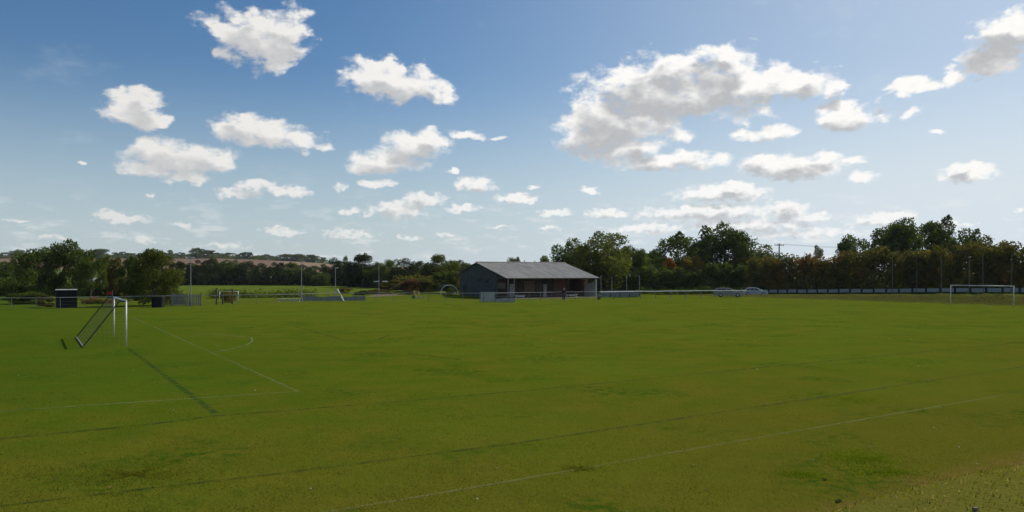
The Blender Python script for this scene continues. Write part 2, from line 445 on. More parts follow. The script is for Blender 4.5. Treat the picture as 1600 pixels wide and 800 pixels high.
def pitch_line(pts, width, mat, name='pitch_line'):
    pts = [Vector(p) for p in pts]
    # subdivide so that it follows the ground
    fine = [pts[0]]
    for a, b in zip(pts[:-1], pts[1:]):
        n = max(1, int((b-a).length/1.2))
        fine += [a.lerp(b, (i+1)/n) for i in range(n)]
    vs, uvs = [], []; L = 0
    for i, p in enumerate(fine):
        d = (fine[min(i+1, len(fine)-1)]-fine[max(i-1, 0)]).normalized(); s = Vector((-d.y, d.x, 0))
        if i: L += (p-fine[i-1]).length
        for k, sg in enumerate((-1, 1)):
            q = p+s*sg*width/2; q.z = tz(q)+.006+.004*(LINE_K[0] % 4); vs.append(q); uvs.append((L, k))
    LINE_K[0] += 1
    fs = [(2*i, 2*i+2, 2*i+3, 2*i+1) for i in range(len(fine)-1)]
    me = bpy.data.meshes.new(name); me.from_pydata(vs, [], fs); me.materials.append(mat)
    uvl = me.uv_layers.new(name='UVMap')
    for lp in me.loops: uvl.data[lp.index].uv = uvs[lp.vertex_index]
    o = link(name, me); tag(o, kind='structure'); return o
pitch_line([gnd(208,496), gnd(466,612)], .17, M_white_line)
pitch_line([gnd(466,612), gnd(-40,645.5)], .16, line_mat('worn_chalk_side', (.28, .29, .14), .56, 6.0))
pitch_line([gnd(480,806), gnd(700,769.5), gnd(1000,717), gnd(1300,664.5), gnd(1640,605.5)], .16, line_mat('faded_chalk', (.25, .26, .13), .30, 4.0, .7))
arc = [gnd(x, y) for x, y in ((340,550),(362,546),(384,540),(394,534),(393,528),(380,526.5),(340,523),(300,522))]
pitch_line(arc, .20, line_mat('worn_chalk_arc', (.28, .29, .14), .70, 6.0))
pitch_line([gnd(200,544), gnd(337,646)], .30, M_lush_line)
pitch_line([gnd(337,650), gnd(560,633), gnd(845,608.5), gnd(1190,574.5), gnd(1640,531)], .20, M_dark_line)
pitch_line([gnd(-40,796), gnd(220,765), gnd(430,741), gnd(800,694), gnd(1250,626), gnd(1640,567)], .17, M_dark_line)
pitch_line([gnd(-20,688), gnd(230,664), gnd(337,650)], .18, M_dark_line)
pitch_line([gnd(460,510), gnd(540,532), gnd(590,531), gnd(609,524)], .25, M_dark_line)
pitch_line([gnd(640,553), gnd(720,562)], .30, M_dark_line)

# ------------------------------------------------------------------ foliage
M_bark = plain('bark', (.085, .065, .045), .9, var=.4, scale=6)
LEAF = {
 'dark':   leaf_mat('leaf_dark', (.034, .060, .009), (.096, .140, .018), .5),
 'black':  leaf_mat('leaf_black_green', (.012, .021, .006), (.036, .053, .011), .4),
 'mid':    leaf_mat('leaf_mid', (.038, .066, .009), (.112, .150, .020), .5),
 'light':  leaf_mat('leaf_light', (.050, .072, .010), (.140, .160, .022), .5),
 'olive':  leaf_mat('leaf_olive', (.054, .060, .012), (.165, .155, .027), .52, (.15, .085, .02)),
 'orange': leaf_mat('leaf_orange', (.22, .075, .012), (.42, .165, .022), .5),
 'yellow': leaf_mat('leaf_yellow', (.13, .10, .013), (.25, .195, .028), .5),
 'rust':   leaf_mat('leaf_rust', (.095, .045, .015), (.19, .095, .028), .48),
 'grey':   leaf_mat('leaf_grey', (.032, .042, .016), (.068, .082, .032), .38),
}
def leaf_quads(rng, cen, nrm, size, flat=.55):
    """one bent leaf clump per centre, turned every way"""
    n = len(cen)
    a = rng.normal(size=(n, 3)); a /= np.linalg.norm(a, axis=1)[:, None]
    d = nrm*flat+a; d /= np.linalg.norm(d, axis=1)[:, None]
    e = np.cross(d, rng.normal(size=(n, 3))); e /= np.linalg.norm(e, axis=1)[:, None]
    g = np.cross(d, e)
    s = size*rng.uniform(.6, 1.35, n)[:, None]; w = s*rng.uniform(.55, .9, n)[:, None]
    bend = d*s*rng.uniform(-.25, .25, n)[:, None]
    v = np.stack([cen-e*s*.5, cen-g*w*.5+bend, cen+e*s*.5, cen+g*w*.5+bend], 1).reshape(-1, 3)
    q = np.arange(4*n).reshape(n, 4)
    return v, q

def crown_arrays(seed, n_lobes, n_leaves, size, z0=.14, style='round', ragged=.5):
    """crown inside a unit envelope: width 1, height 1, standing on z=0"""
    rng = np.random.default_rng(seed)
    L = []; tries = 0
    zc = (1+z0)/2; hz = (1-z0)/2
    while len(L) < n_lobes and tries < 5000:
        tries += 1
        th = rng.uniform(0, 2*PI); zz = rng.uniform(-1, 1)
        prof = math.sqrt(max(0, 1-abs(zz)**2.4))
        if style == 'cone': prof = (1-zz)/2*.9+.1
        if style == 'bush': prof = math.sqrt(max(0, 1-max(zz, -.2)**2))
        if style == 'spread': prof = math.sqrt(max(0, 1-abs(zz)**2))*(.75+.25*zz)
        r = rng.uniform(.35, 1)**.6*prof
        rad = rng.uniform(.12, .22)*(1.15-.35*abs(zz))
        p = np.array([math.cos(th)*r*.5*(1-rad), math.sin(th)*r*.5*(1-rad), zc+zz*hz*(1-rad*.55)])
        L.append((p, rad))
    # a few stray sprigs at the rim make the outline uneven
    for k in range(int(n_lobes*.55*ragged*2)):
        p, rad = L[rng.integers(len(L))]
        d = p-np.array([0, 0, zc*.8]); d /= max(np.linalg.norm(d), 1e-3)
        L.append((p+d*rad*rng.uniform(.6, 1.0), rad*rng.uniform(.25, .5)))
    wts = np.array([l[1]**2 for l in L]); wts /= wts.sum()
    which = rng.choice(len(L), n_leaves, p=wts)
    P = np.array([l[0] for l in L])[which]; RD = np.array([l[1] for l in L])[which]
    a = rng.normal(size=(n_leaves, 3)); a /= np.linalg.norm(a, axis=1)[:, None]
    rr = RD*np.clip(rng.normal(.86, .17, n_leaves), .2, 1.18)
    cen = P+a*rr[:, None]*np.array([1, 1, .8])
    cen[:, 2] = np.maximum(cen[:, 2], .01)
    rad = np.hypot(cen[:, 0], cen[:, 1]); cen[:, :2] *= .5/np.percentile(rad, 98.5)
    cen[:, 2] *= 1.0/np.percentile(cen[:, 2], 99.6)
    return leaf_quads(rng, cen, a, size)

def trunk_mb(seed, z0=.14, lean=.03, r=.022, limbs=6, top=.8):
    rng = random.Random(seed); mb = MB()
    pts = [(0, 0, -.03), (lean*.3, 0, z0), (lean, lean*.4, z0+.25), (lean*1.2, lean, top)]
    mb.tube(pts, [r*1.35, r, r*.7, r*.2], 9)
    for k in range(limbs):
        z = z0+.02+(top-z0)*.75*k/limbs; th = rng.uniform(0, 2*PI); l = rng.uniform(.22, .38)
        st = Vector((lean*.8, lean*.3, z))
        mb.tube([st, st+Vector((math.cos(th)*l*.5, math.sin(th)*l*.5, l*.35)), st+Vector((math.cos(th)*l, math.sin(th)*l, l*.85))], [r*.5, r*.33, r*.1], 6)
    return mb

VAR = {}
def variant(key):
    """crown and trunk meshes of one kind of tree, built once"""
    if key in VAR: return VAR[key]
    kind, seed = key
    spec = {'oak': (26, 12000, .034, .16, 'round', .6), 'open': (17, 7600, .036, .12, 'round', .9), 'broad': (30, 13000, .032, .08, 'spread', .5),
            'bush': (22, 7500, .044, .0, 'bush', .6), 'full': (30, 13000, .034, .02, 'bush', .5), 'far': (14, 1500, .085, .05, 'bush', .4), 'farround': (12, 1500, .085, .10, 'round', .3),
            'poplar': (16, 5000, .04, .06, 'cone', .5)}[kind]
    v, q = crown_arrays(seed, *spec[:3], z0=spec[3], style=spec[4], ragged=spec[5])
    cm = mesh_np('crown', v, q, LEAF['mid'])
    tb = trunk_mb(seed, max(spec[3], .08)); to = tb.build('trunk', M_bark); tm = to.data
    bpy.data.objects.remove(to)
    VAR[key] = (cm, tm); return VAR[key]
CM = {}
def crown_mesh(key, leaf):
    k = (key, leaf)
    if k not in CM:
        me = variant(key)[0].copy(); me.materials.clear(); me.materials.append(LEAF[leaf]); CM[k] = me
    return CM[k]

trng = random.Random(11)
def tree(name, kind, seed, leaf, px, top, wpx, Y, label, cat, group=None, base=None, trunk=True, depth=1.0, drop=0.0):
    """plant at photo column px and distance Y, its top at photo row `top`, wpx columns wide"""
    p = on(at(px, Y)); z0 = p.z if base is None else base
    h = zat(top, Y)-z0; w = wpx*Y/F
    e = empty(name, (p.x, p.y, z0-drop), trng.uniform(0, 6.28), label, cat, group)
    e.scale = (w*1.08, w*depth*1.08, (h+drop)*1.0)
    link('crown' if trunk else 'foliage', crown_mesh((kind, seed), leaf), e)
    if trunk: link('trunk', variant((kind, seed))[1], e)
    return e

# --- trees left of the pitch
tree('tree', 'open', 1, 'mid', 60, 388, 74, 118, 'spreading leafy tree left of the ragged tree behind the black shelter', 'tree')
tree('tree', 'open', 2, 'mid', 103, 377, 66, 121, 'tall ragged tree with a loose top sprig, right behind the dark shelter', 'tree')
tree('tree', 'open', 3, 'mid', 141, 392, 50, 116, 'bushy green tree between the ragged tree and the red corner flag', 'tree')
tree('tree', 'bush', 4, 'olive', 177, 404, 44, 132, 'low brownish tree behind the red corner flag', 'tree')
tree('tree', 'bush', 5, 'mid', 203, 402, 34, 128, 'small tree with a pointed top beside the round dark bin tree', 'tree')
tree('tree', 'full', 6, 'light', 242, 391, 76, 94, 'round yellowish tree standing above the dark bin at the pitch edge', 'tree', drop=.0)
tree('tree', 'full', 7, 'dark', 22, 409, 70, 170, 'dark tree at the left edge in front of the brown hill field', 'tree')
tree('bush', 'bush', 8, 'light', 218, 441, 36, 112, 'pale leafy bush left of the round tree with the bin', 'bush', trunk=False)
tree('bush', 'bush', 9, 'yellow', 197, 457, 20, 108, 'small yellow-green bush on the lawn behind the white goal', 'bush', trunk=False)
tree('bush', 'bush', 10, 'dark', 40, 456, 62, 99, 'low dark bush behind the rail left of the shelter', 'bush', trunk=False)
tree('bush', 'bush', 11, 'olive', 69, 461, 30, 90, 'straw-coloured bush close to the left side of the dark shelter', 'bush', trunk=False)
tree('bush', 'bush', 12, 'dark', 270, 456, 40, 99, 'dark bush between the bin and the grey palisade', 'bush', trunk=False)

# --- dark wood beyond the green field
wood = [(284,409,36,250,'far','black'),(312,407,40,246,'full','black'),(333,404,31,262,'full','mid'),(356,407,47,252,'full','mid'),(384,409,36,246,'full','black'),
        (407,412,33,262,'full','black'),(428,411,42,248,'full','black'),(455,411,44,250,'full','mid'),(480,418,31,246,'full','black'),(503,427,31,232,'full','mid'),
        (522,404,31,240,'full','black'),(541,401,23,238,'poplar','mid'),(566,398,58,214,'full','black'),(590,411,40,204,'full','mid'),(610,406,40,214,'full','mid'),
        (634,405,44,206,'full','black'),(655,409,34,220,'full','black'),(688,399,62,190,'oak','light'),(719,408,40,205,'oak','mid'),(737,412,36,230,'full','mid')]
wl = ['dark tree at the left end of the wood, next to the round tree','dark rounded tree behind the tallest slim lamp column','mid green tree rising between two darker trees right of the lamp column',
 'broad black-green tree above the small white goal frame','dark tree just right of the one above the small goal frame','dark tree with its top in the brown field, left of the wood centre','low broad dark tree behind the white bench',
 'dark flat-topped tree left of the middle lamp column','lowest dark tree of the wood, right of the middle lamp column','mid green tree under the strip of bright field','dark tree behind the short lamp column','slim pointed tree beside the big dark dome',
 'largest dark domed tree, right of the leaning white pole','yellowish tree behind the twin lamp mast','dark tree just right of the twin lamp mast','round dark tree midway between twin lamp mast and clubhouse','narrow dark tree left of the pale domed tree',
 'tall pale green domed tree left of the clubhouse','light tree half hidden by the clubhouse gable','distant tree peeping over the clubhouse roof slope']
for i, (x, tp, w, Y, k, lf) in enumerate(wood):
    tree('tree', k, 20+i % 5, lf, x, tp, w, Y, wl[i], 'tree', 'trees of the dark wood', base=on(at(x, Y)).z)
for (x, tp, w, Y, lf, lab) in [(618,438,52,168,'olive','olive bush on the allotment ground below the twin lamp mast'),(648,436,44,164,'rust','reddish brown bush in the middle of the allotment'),
        (668,434,40,160,'olive','straw-brown bush right of the reddish one'),(691,426,46,150,'dark','dark round bush above the white hoop'),(708,424,30,146,'mid','green bush against the clubhouse gable'),
        (590,452,50,148,'olive','low bush on rough ground left of the reddish bush'),(540,450,26,150,'yellow','small yellow bush right of the leaning pole'),(566,454,30,140,'grey','grey-green low bush beside the small yellow bush'),
        (632,455,36,138,'grey','pale weedy bush on bare earth by the allotment')]:
    tree('bush', 'bush', 9+int(x) % 4, lf, x, tp, w, Y, lab, 'bush', trunk=False)

# --- trees and autumn bushes right of the clubhouse
rt = [(803,403,30,185,'full','mid','small treetop showing just above the clubhouse ridge'),(849,401,44,180,'bush','light','pale treetop at the right end of the clubhouse ridge'),
 (892,375,72,158,'oak','mid','dark leafy tree rising behind the right end of the clubhouse roof'),(946,365,104,150,'broad','light','broad yellow-green tree right of the clubhouse'),
 (988,386,56,160,'oak','mid','smaller tree on the right shoulder of the broad yellow-green tree'),
 (1022,391,60,176,'oak','dark','low dark tree left of the twin oaks'),(1064,366,92,170,'oak','dark','rounded oak, the left of the two beside the tallest tree'),(1130,352,94,168,'oak','dark','tallest dark oak in the row with a spiky top'),
 (1186,385,72,172,'oak','dark','dark tree between the tallest oak and the telegraph pole'),
 (1286,386,44,172,'open','olive','small thin tree standing above the hedge'),(1335,369,62,166,'open','dark','isolated airy tree with dark red tips above the hedge'),
 (1412,344,90,140,'oak','mid','big dense tree behind the hedge, taller half of the pair'),(1462,342,84,142,'oak','dark','big dark tree touching the taller half of the pair'),
 (1506,360,76,138,'open','dark','airy tree left of the power line'),(1549,371,62,134,'olive_open','olive','narrow reddish tree under the power line'),(1588,390,60,130,'oak','olive','tree at the right edge above the hedge')]
for i, (x, tp, w, Y, k, lf, lab) in enumerate(rt):
    k = 'open' if k == 'olive_open' else k
    tree('tree', k, 40+i % 6, lf, x, tp, w, Y, lab, 'tree', 'trees behind the hedge')
for (x, tp, w, Y, lf, lab) in [(972,404,66,162,'rust','russet bush beside the broad yellow-green tree'),(955,414,44,158,'orange','low orange bush at the end of the clubhouse'),(1005,408,60,162,'olive','olive bush right of the russet bush'),
        (1046,404,44,161,'orange','bright orange bush in front of the rounded oak'),(1080,402,60,162,'yellow','yellow bush left of the tallest oak'),(1160,404,84,163,'olive','olive autumn bush right of the tallest oak'),
        (1204,402,60,161,'olive','brownish bush at the foot of the telegraph pole'),(1325,394,54,139,'rust','russet bush on the hedge under the isolated airy tree'),(1440,393,70,119,'yellow','yellowish spray on the hedge in front of the big tree'),
        (1548,386,50,111,'olive','ruddy bush on the hedge under the power line')]:
    tree('bush', 'bush', 9+int(x) % 4, lf, x, tp, w, Y, lab, 'bush', trunk=False, depth=.6)

# --- hedges: leaves heaped along a line
def hedge(name, line, h0, h1, width, n_per_m, size, leaf, seed, label, ragged=.16):
    rng = np.random.default_rng(seed); pts = [Vector(p) for p in line]
    segs = [(a, b, (b-a).length) for a, b in zip(pts[:-1], pts[1:])]; tot = sum(s[2] for s in segs)
    cen = []; nrm = []
    step = max(.7, size*2.2); L = 0
    lobes = []
    while L < tot:
        d = L
        for a, b, l in segs:
            if d <= l: break
            d -= l
        p = a.lerp(b, min(d/l, 1)); t = (b-a).normalized(); s = Vector((-t.y, t.x, 0))
        h = (h0+(h1-h0)*L/tot)*(1+ragged*(rng.normal()*.55+.5*math.sin(L*.37+seed)))
        zb = tz(p)
        for z in np.arange(.35, max(h, .5), step*.95):
            for k in (-1, 0, 1):
                rr = step*rng.uniform(.75, 1.15)
                off = k*width*.32*(1-.45*z/h)
                lobes.append((p.x+s.x*off+rng.normal()*.25, p.y+s.y*off+rng.normal()*.25, zb+min(z+rng.normal()*.2, h-rr*.4), rr, (s.x*k, s.y*k, .5*(z > h-step*1.3))))
        L += step*.9
    lb = np.array([l[:4] for l in lobes]); n = int(n_per_m*tot)
    wch = rng.integers(len(lb), size=n); a = rng.normal(size=(n, 3)); a /= np.linalg.norm(a, axis=1)[:, None]
    c = lb[wch, :3]+a*(lb[wch, 3]*np.clip(rng.normal(.85, .2, n), .2, 1.25))[:, None]
    c[:, 2] = np.maximum(c[:, 2], terrain(c[:, 0], c[:, 1])+.05)
    v, q = leaf_quads(rng, c, a, size)
    o = link(name, mesh_np(name, v, q, LEAF[leaf])); return tag(o, label, 'hedge')
BAR0 = Vector((46.7, 140, 0)); BAR1 = Vector((66.7, 100, 0)); BD = (BAR1-BAR0).normalized(); BN = Vector((-BD.y, BD.x, 0))
if BN.x < 0: BN = -BN
hedge('hedge', [at(925, 153), at(1040, 158), at(1210, 158)], 4.1, 4.9, 4.0, 640, .42, 'dark', 3, 'dark tall hedge behind the parked cars')
hedge('hedge', [BAR0+BN*5-BD*9, BAR0+BN*4.6, BAR1+BN*4.6+BD*16], 6.6, 6.3, 4.0, 1000, .34, 'olive', 4, 'long brown-green hedge behind the boarded fence and right-hand goal', .10)
hedge('hedge', [at(-60, 131), at(100, 134), at(262, 133)], 2.6, 2.0, 3, 330, .40, 'dark', 5, 'low dark hedge beneath the trees left of the pitch')
hedge('hedge', [at(250, 243), at(400, 243), at(540, 236), at(640, 200)], 3.4, 4.0, 4, 130, .8, 'black', 6, 'dark hedge along the far edge of the green field')
hedge('hedge', [at(330, 121), at(400, 123), at(490, 128)], 1.0, 1.1, 1.6, 300, .2, 'mid', 7, 'low scrubby hedge across the middle of the green field')
hedge('hedge', [at(620, 182), at(720, 172)], 3.2, 3.4, 3, 200, .5, 'olive', 8, 'brownish hedge behind the allotment bushes')
hedge('hedge', [at(1000, 140.5), at(1110, 143), at(1200, 146)], .9, 1.0, 1.2, 160, .28, 'dark', 9, 'knee-high dark hedge under the white rail by the cars')

# --- tree line on the crest of the hill
crest = [(x, 394.5+((i*7) % 5)-2+max(0, (x-330)*.045), 15+((i*5) % 4)*3) for i, x in enumerate(range(-24, 530, 11))]
spec_ = {5: (389, 20), 26: (390, 18)}
for i, (x, tp, w) in enumerate(crest):
    if i in spec_: tp, w = spec_[i]
    if 505 < x: tp += 5
    tree('tree', 'far' if i % 3 else 'farround', 60+i % 4, 'grey' if i % 4 == 0 else 'mid', x+((i*13) % 7)-3, tp+1, w+5, 1068+((i*31) % 40), 'small distant tree in the long row along the crest of the hill', 'tree', 'trees on the hill crest', trunk=False)
for (x, tp, w, lab) in [(308,387.5,19,'tallest dark dome standing out of the crest row'),(326,391,26,'broad rounded tree right of the tallest crest dome'),(386,394,22,'rounded crest tree standing alone against the sky'),
        (448,397,24,'left tree of the clump at the right end of the crest'),(466,397,26,'middle tree of the clump at the right end of the crest'),(486,398,22,'right tree of the clump at the right end of the crest'),(158,389,34,'broad wooded top on the hill above the flag')]:
    tree('tree', 'farround', 61, 'mid', x, tp, w+2, 1050, lab, 'tree', trunk=False)
hedge('hedge', [at(-40, 1045), at(150, 1048), at(330, 1048), at(520, 1052)], 4, 3.5, 8, 12, 2.2, 'mid', 10, 'distant dark hedge along the top of the brown field', .2)
for (x, tp, w, Y) in [(352,409,22,600),(472,413,20,640),(500,413,26,560),(485,418,18,520),(16,413,26,500),(300,411,30,560)]:
    tree('tree', 'far', 62, 'mid', x, tp, w, Y, 'small tree dotted on the brown hillside below the crest', 'tree', 'trees on the hillside', trunk=False)

# --- grass blades, clover and weeds in the near turf
def blades(name, n, region, hgt, wid, mats, seed, kind='stuff'):
    rng = np.random.default_rng(seed); X, Y = region(rng, n); n = len(X)
    mi = None
    Z = terrain(X, Y); th = rng.uniform(0, 2*PI, n); h = hgt*rng.uniform(.5, 1.4, n); w = wid*rng.uniform(.6, 1.4, n)
    ln = rng.uniform(.1, .8, n)*h; la = rng.uniform(0, 2*PI, n)
    dx, dy = np.cos(th)*w/2, np.sin(th)*w/2
    v = np.stack([np.stack([X-dx, Y-dy, Z-.005], 1), np.stack([X+dx, Y+dy, Z-.005], 1), np.stack([X+np.cos(la)*ln, Y+np.sin(la)*ln, Z+h], 1)], 1).reshape(-1, 3)
    me = mesh_np(name, v, np.arange(3*n).reshape(n, 3), mats)
    o = link(name, me); return tag(o, kind=kind)
def blade_mat(name, a, b_, trans=.35):
    m = leaf_mat(name, a, b_, trans); return m
M_blade = blade_mat('grass_blade', (.082, .108, .006), (.160, .158, .014), .6)
M_clover = blade_mat('clover', (.105, .165, .008), (.20, .235, .016), .55)
M_straw = blade_mat('dry_blade', (.19, .16, .045), (.30, .25, .08), .6)
def near_region(rng, n):
    Y = 9.5+38*rng.uniform(0, 1, n)**2.0; X = (rng.uniform(-.72, .72, n))*Y
    k = np.sin(X*1.7+np.sin(Y*1.3)*2)*np.sin(Y*2.1+np.sin(X*.9)*2)+.6*np.sin(X*5.1+Y*3.3)*np.sin(Y*6.7-X*2.2)
    keep = rng.uniform(-1.0, 1.0, n) < k+.15
    return X[keep], Y[keep]
tag(blades('grass', 260000, near_region, .024, .017, M_blade, 1), 'short mown grass blades standing in the near half of the pitch', 'grass')
def bank_region(rng, n):
    v = rng.uniform(1.5, 9.0, n); u = rng.uniform(2, 34, n)
    X = .848*u-.53*v; Y = .53*u+.848*v
    k = rng.uniform(0, 1, n) < np.clip((8.6-v)/4.5, .05, .9)*(.35+.65*(np.sin(u*1.9+np.sin(v*2.3))*np.sin(v*2.7+u*.6) > -.1))
    return X[k], Y[k]
tag(blades('grass', 30000, bank_region, .022, .014, M_straw, 2), 'longer straw-tinted grass on the bank in the near corner', 'grass')
tag(blades('grass', 34000, bank_region, .024, .016, M_blade, 3), 'green grass tufts on the bank in the near corner', 'grass')
def patch(cx_, cy_, rx, ry):
    def f(rng, n):
        a = rng.uniform(0, 2*PI, n); r = np.abs(rng.normal(0, .55, n)); g = gnd(cx_, cy_)
        return g.x+np.cos(a)*r*rx+.25*np.sin(a*5)*rx*.3, g.y+np.sin(a)*r*ry
    return f
for (x, y, rx, ry, n, m, lab) in [(1345,716,.85,.75,5200,M_clover,'bright green clover patch on the pitch near the bank'),(1385,738,.9,.5,2200,M_clover,'thin clover scatter on the side of the bright patch facing the bank'),
        (1335,624,.9,.9,2200,M_clover,'yellowish clover patch beyond the nearest white line'),(1255,742,.5,.35,1500,M_clover,'small clover patch left of the bright one'),
        (905,733,.45,.30,700,M_blade,'dark grass tuft growing on the nearest white line'),(205,742,1.5,1.0,2400,M_blade,'dark lush grass patch in the near left corner')]:
    tag(blades('clover' if m is M_clover else 'grass', n, patch(x, y, rx, ry), .028, .026, m, int(x)), lab, 'clover' if m is M_clover else 'grass')
M_weed = blade_mat('weed_leaf', (.04, .065, .010), (.08, .11, .02), .5); M_dandelion = plain('dandelion', (.65, .42, .02), .7)
M_daisy = plain('daisy', (.75, .75, .68), .7); M_stone = plain('stone', (.16, .13, .10), .9)
def weed(px, py, r, lab):
    g = gnd(px, py); 
    # onto the bank surface along the line of sight
    for _ in range(40):
        z = tz(g); g = gnd(px, py, min(z, 2.5)) if py-HY > 0 else g
    rng = random.Random(int(px*7+py)); mb = MB()
    for k in range(26):
        th = rng.uniform(0, 2*PI); l = r*rng.uniform(.4, 1); w = r*.22; z1 = r*rng.uniform(.1, .55)
        c, s = math.cos(th), math.sin(th); b = Vector((rng.gauss(0, r*.25), rng.gauss(0, r*.25), 0))
        mb.add([b+Vector((-s*w*.3, c*w*.3, 0)), b+Vector((s*w*.3, -c*w*.3, 0)), b+Vector((c*l*.6+s*w, s*l*.6-c*w, z1)), b+Vector((c*l, s*l, z1*.8)), b+Vector((c*l*.6-s*w, s*l*.6+c*w, z1))], [(0, 1, 2, 3, 4)])
    o = mb.build('weed', M_weed, recalc=False); o.location = (g.x, g.y, tz(g)); return tag(o, lab, 'weed', 'weeds on the near bank')
for (x, y, r, lab) in [(1310,784,.15,'dark weed at the foot of the bank beside bare earth'),(1460,774,.16,'broad weed above the dandelion on the bank'),(1512,758,.14,'dark weed high on the bank, right of the others'),
        (1288,750,.10,'small weed left of the bare earth'),(1424,798,.11,'weed at the bottom edge on the bank'),(1482,786,.10,'weed under the yellow dandelion')]:
    weed(x, y, r*.55, lab)
def bank_point(px, py):
    g = gnd(px, py)
    for _ in range(40): g = gnd(px, py, min(tz(g), 2.6))
    return g
for (x, y, lab) in [(1478,786,'yellow dandelion flower on the near bank'),(1494,785,'second yellow dandelion, slightly right of the first')]:
    g = bank_point(x, y); e = empty('dandelion', (g.x, g.y, tz(g)), 0, lab, 'flower', 'dandelions on the bank')
    MB().tube([(0, 0, -.01), (.005, 0, .07)], .003, 5).build('stem', M_weed, e)
    MB().tube([(.005, 0, .068), (.005, 0, .075), (.005, 0, .085)], [.006, .022, .016], 9).build('flower_head', M_dandelion, e)
g = bank_point(1524, 797); mb = MB(); mb.tube([(-.05, 0, -.01), (-.02, 0, .03), (.03, .01, .035), (.06, 0, -.01)], [.03, .05, .045, .02], 7)
o = mb.build('stone', M_stone); o.location = (g.x, g.y, tz(g)-.008); o.scale = (.4, .4, .4); tag(o, 'small grey stone lying on the near bank', 'stone')
rr = random.Random(5); mb = MB()
for k in range(16):
    Y = 13+34*rr.random()**1.3; X = rr.uniform(-.66, .66)*Y; s = rr.uniform(.010, .018)
    mb.tube([(X, Y, tz((X, Y))+.03), (X, Y, tz((X, Y))+.045)], [s, s*.6], 6)
tag(mb.build('daisy_flowers', M_daisy), 'tiny white daisies scattered in the near turf', 'daisies', kind='stuff')
mb = MB()
for k in range(170):
    Y = 11+34*rr.random()**1.6; X = rr.uniform(-.68, .68)*Y; s = rr.uniform(.02, .05); th = rr.uniform(0, 6.28); z = tz((X, Y))+.03
    c, q = math.cos(th)*s, math.sin(th)*s
    mb.add([(X-c, Y-q, z), (X+q*.6, Y-c*.6, z+.012), (X+c, Y+q, z), (X-q*.6, Y+c*.6, z+.01)], [(0, 1, 2, 3)])
tag(mb.build('fallen_leaves', plain('dead_leaf', (.14, .085, .04), .8), recalc=False), 'brown fallen leaves scattered over the near turf', 'leaves', kind='stuff')

# ------------------------------------------------------------------ materials of built things
M_white = plain('white_paint', (.72, .72, .70), .45, var=.18, scale=2, col2=(.52, .52, .48))
M_offwhite = plain('old_white_paint', (.50, .50, .47), .6, var=.3, scale=3)
M_black = plain('black_paint', (.012, .012, .014), .5)
M_galv = plain('galvanised', (.30, .31, .32), .5, .3, var=.3, scale=4)
M_greysteel = plain('dull_grey_steel', (.20, .21, .22), .6, .2, var=.35, scale=3)
M_pole = plain('weathered_pole', (.19, .165, .13), .8, var=.35, scale=3)
M_timber = plain('dark_timber', (.06, .045, .032), .85, var=.4, scale=5)
M_net = plain('net_cord', (.17, .18, .11), .8)
M_red = plain('red_cloth', (.50, .022, .030), .8, var=.35, scale=9)
M_navy = plain('blue_black_sheet', (.007, .008, .010), .7, var=.3, spec=.15)
M_render = plain('grey_blockwork', (.082, .086, .086), .9, var=.2, scale=1.6, bump=.3, col2=(.058, .062, .062))
M_brown = plain('brown_boarding', (.050, .034, .024), .85, var=.35, scale=2.5)
M_pink = plain('pink_brick', (.115, .055, .046), .9, var=.25, scale=5)
M_tan = plain('tan_board', (.14, .10, .065), .8, var=.2)
M_glass = plain('dark_glass', (.02, .025, .03), .08, spec=.6)
M_pave = plain('tan_paving', (.34, .25, .17), .9, var=.3, scale=1.5)
M_orange = plain('orange_plastic', (.75, .20, .03), .5)
M_greenbin = plain('green_plastic', (.04, .15, .035), .5)
M_concrete = plain('concrete', (.26, .25, .23), .9, var=.3, scale=3)
M_lens = plain('lamp_lens', (.7, .7, .68), .25, spec=.6)
def roof_mat():
    m, t, b = new_mat('fibre_cement_roof')
    P = t.n('ShaderNodeTexCoord').outputs['Object']
    f = t.noise(t.vm('MULTIPLY', P, (1.0, .22, .22)), 1.3, 5, .65)
    col = t.mix(t.ramp(f, .32, .68), (.245, .227, .200), (.37, .347, .310))
    sx = t.n('ShaderNodeSeparateXYZ', ins={0: P}).outputs
    seam = t.math('FRACT', t.math('DIVIDE', sx[0], 1.95))
    sm = t.math('MULTIPLY', t.ramp(t.math('ABSOLUTE', t.math('SUBTRACT', seam, .5)), .03, .0), .25)
    col = t.mix(sm, col, (.16, .155, .15))
    moss = t.ramp(t.noise(P, .8, 5, .7), .58, .72)
    col = t.mix(t.math('MULTIPLY', moss, .35), col, (.20, .19, .13))
    t.set(b, 'Base Color', col); t.set(b, 'Roughness', .7); t.set(b, 'Specular IOR Level', .35)
    return m
M_roof = roof_mat()

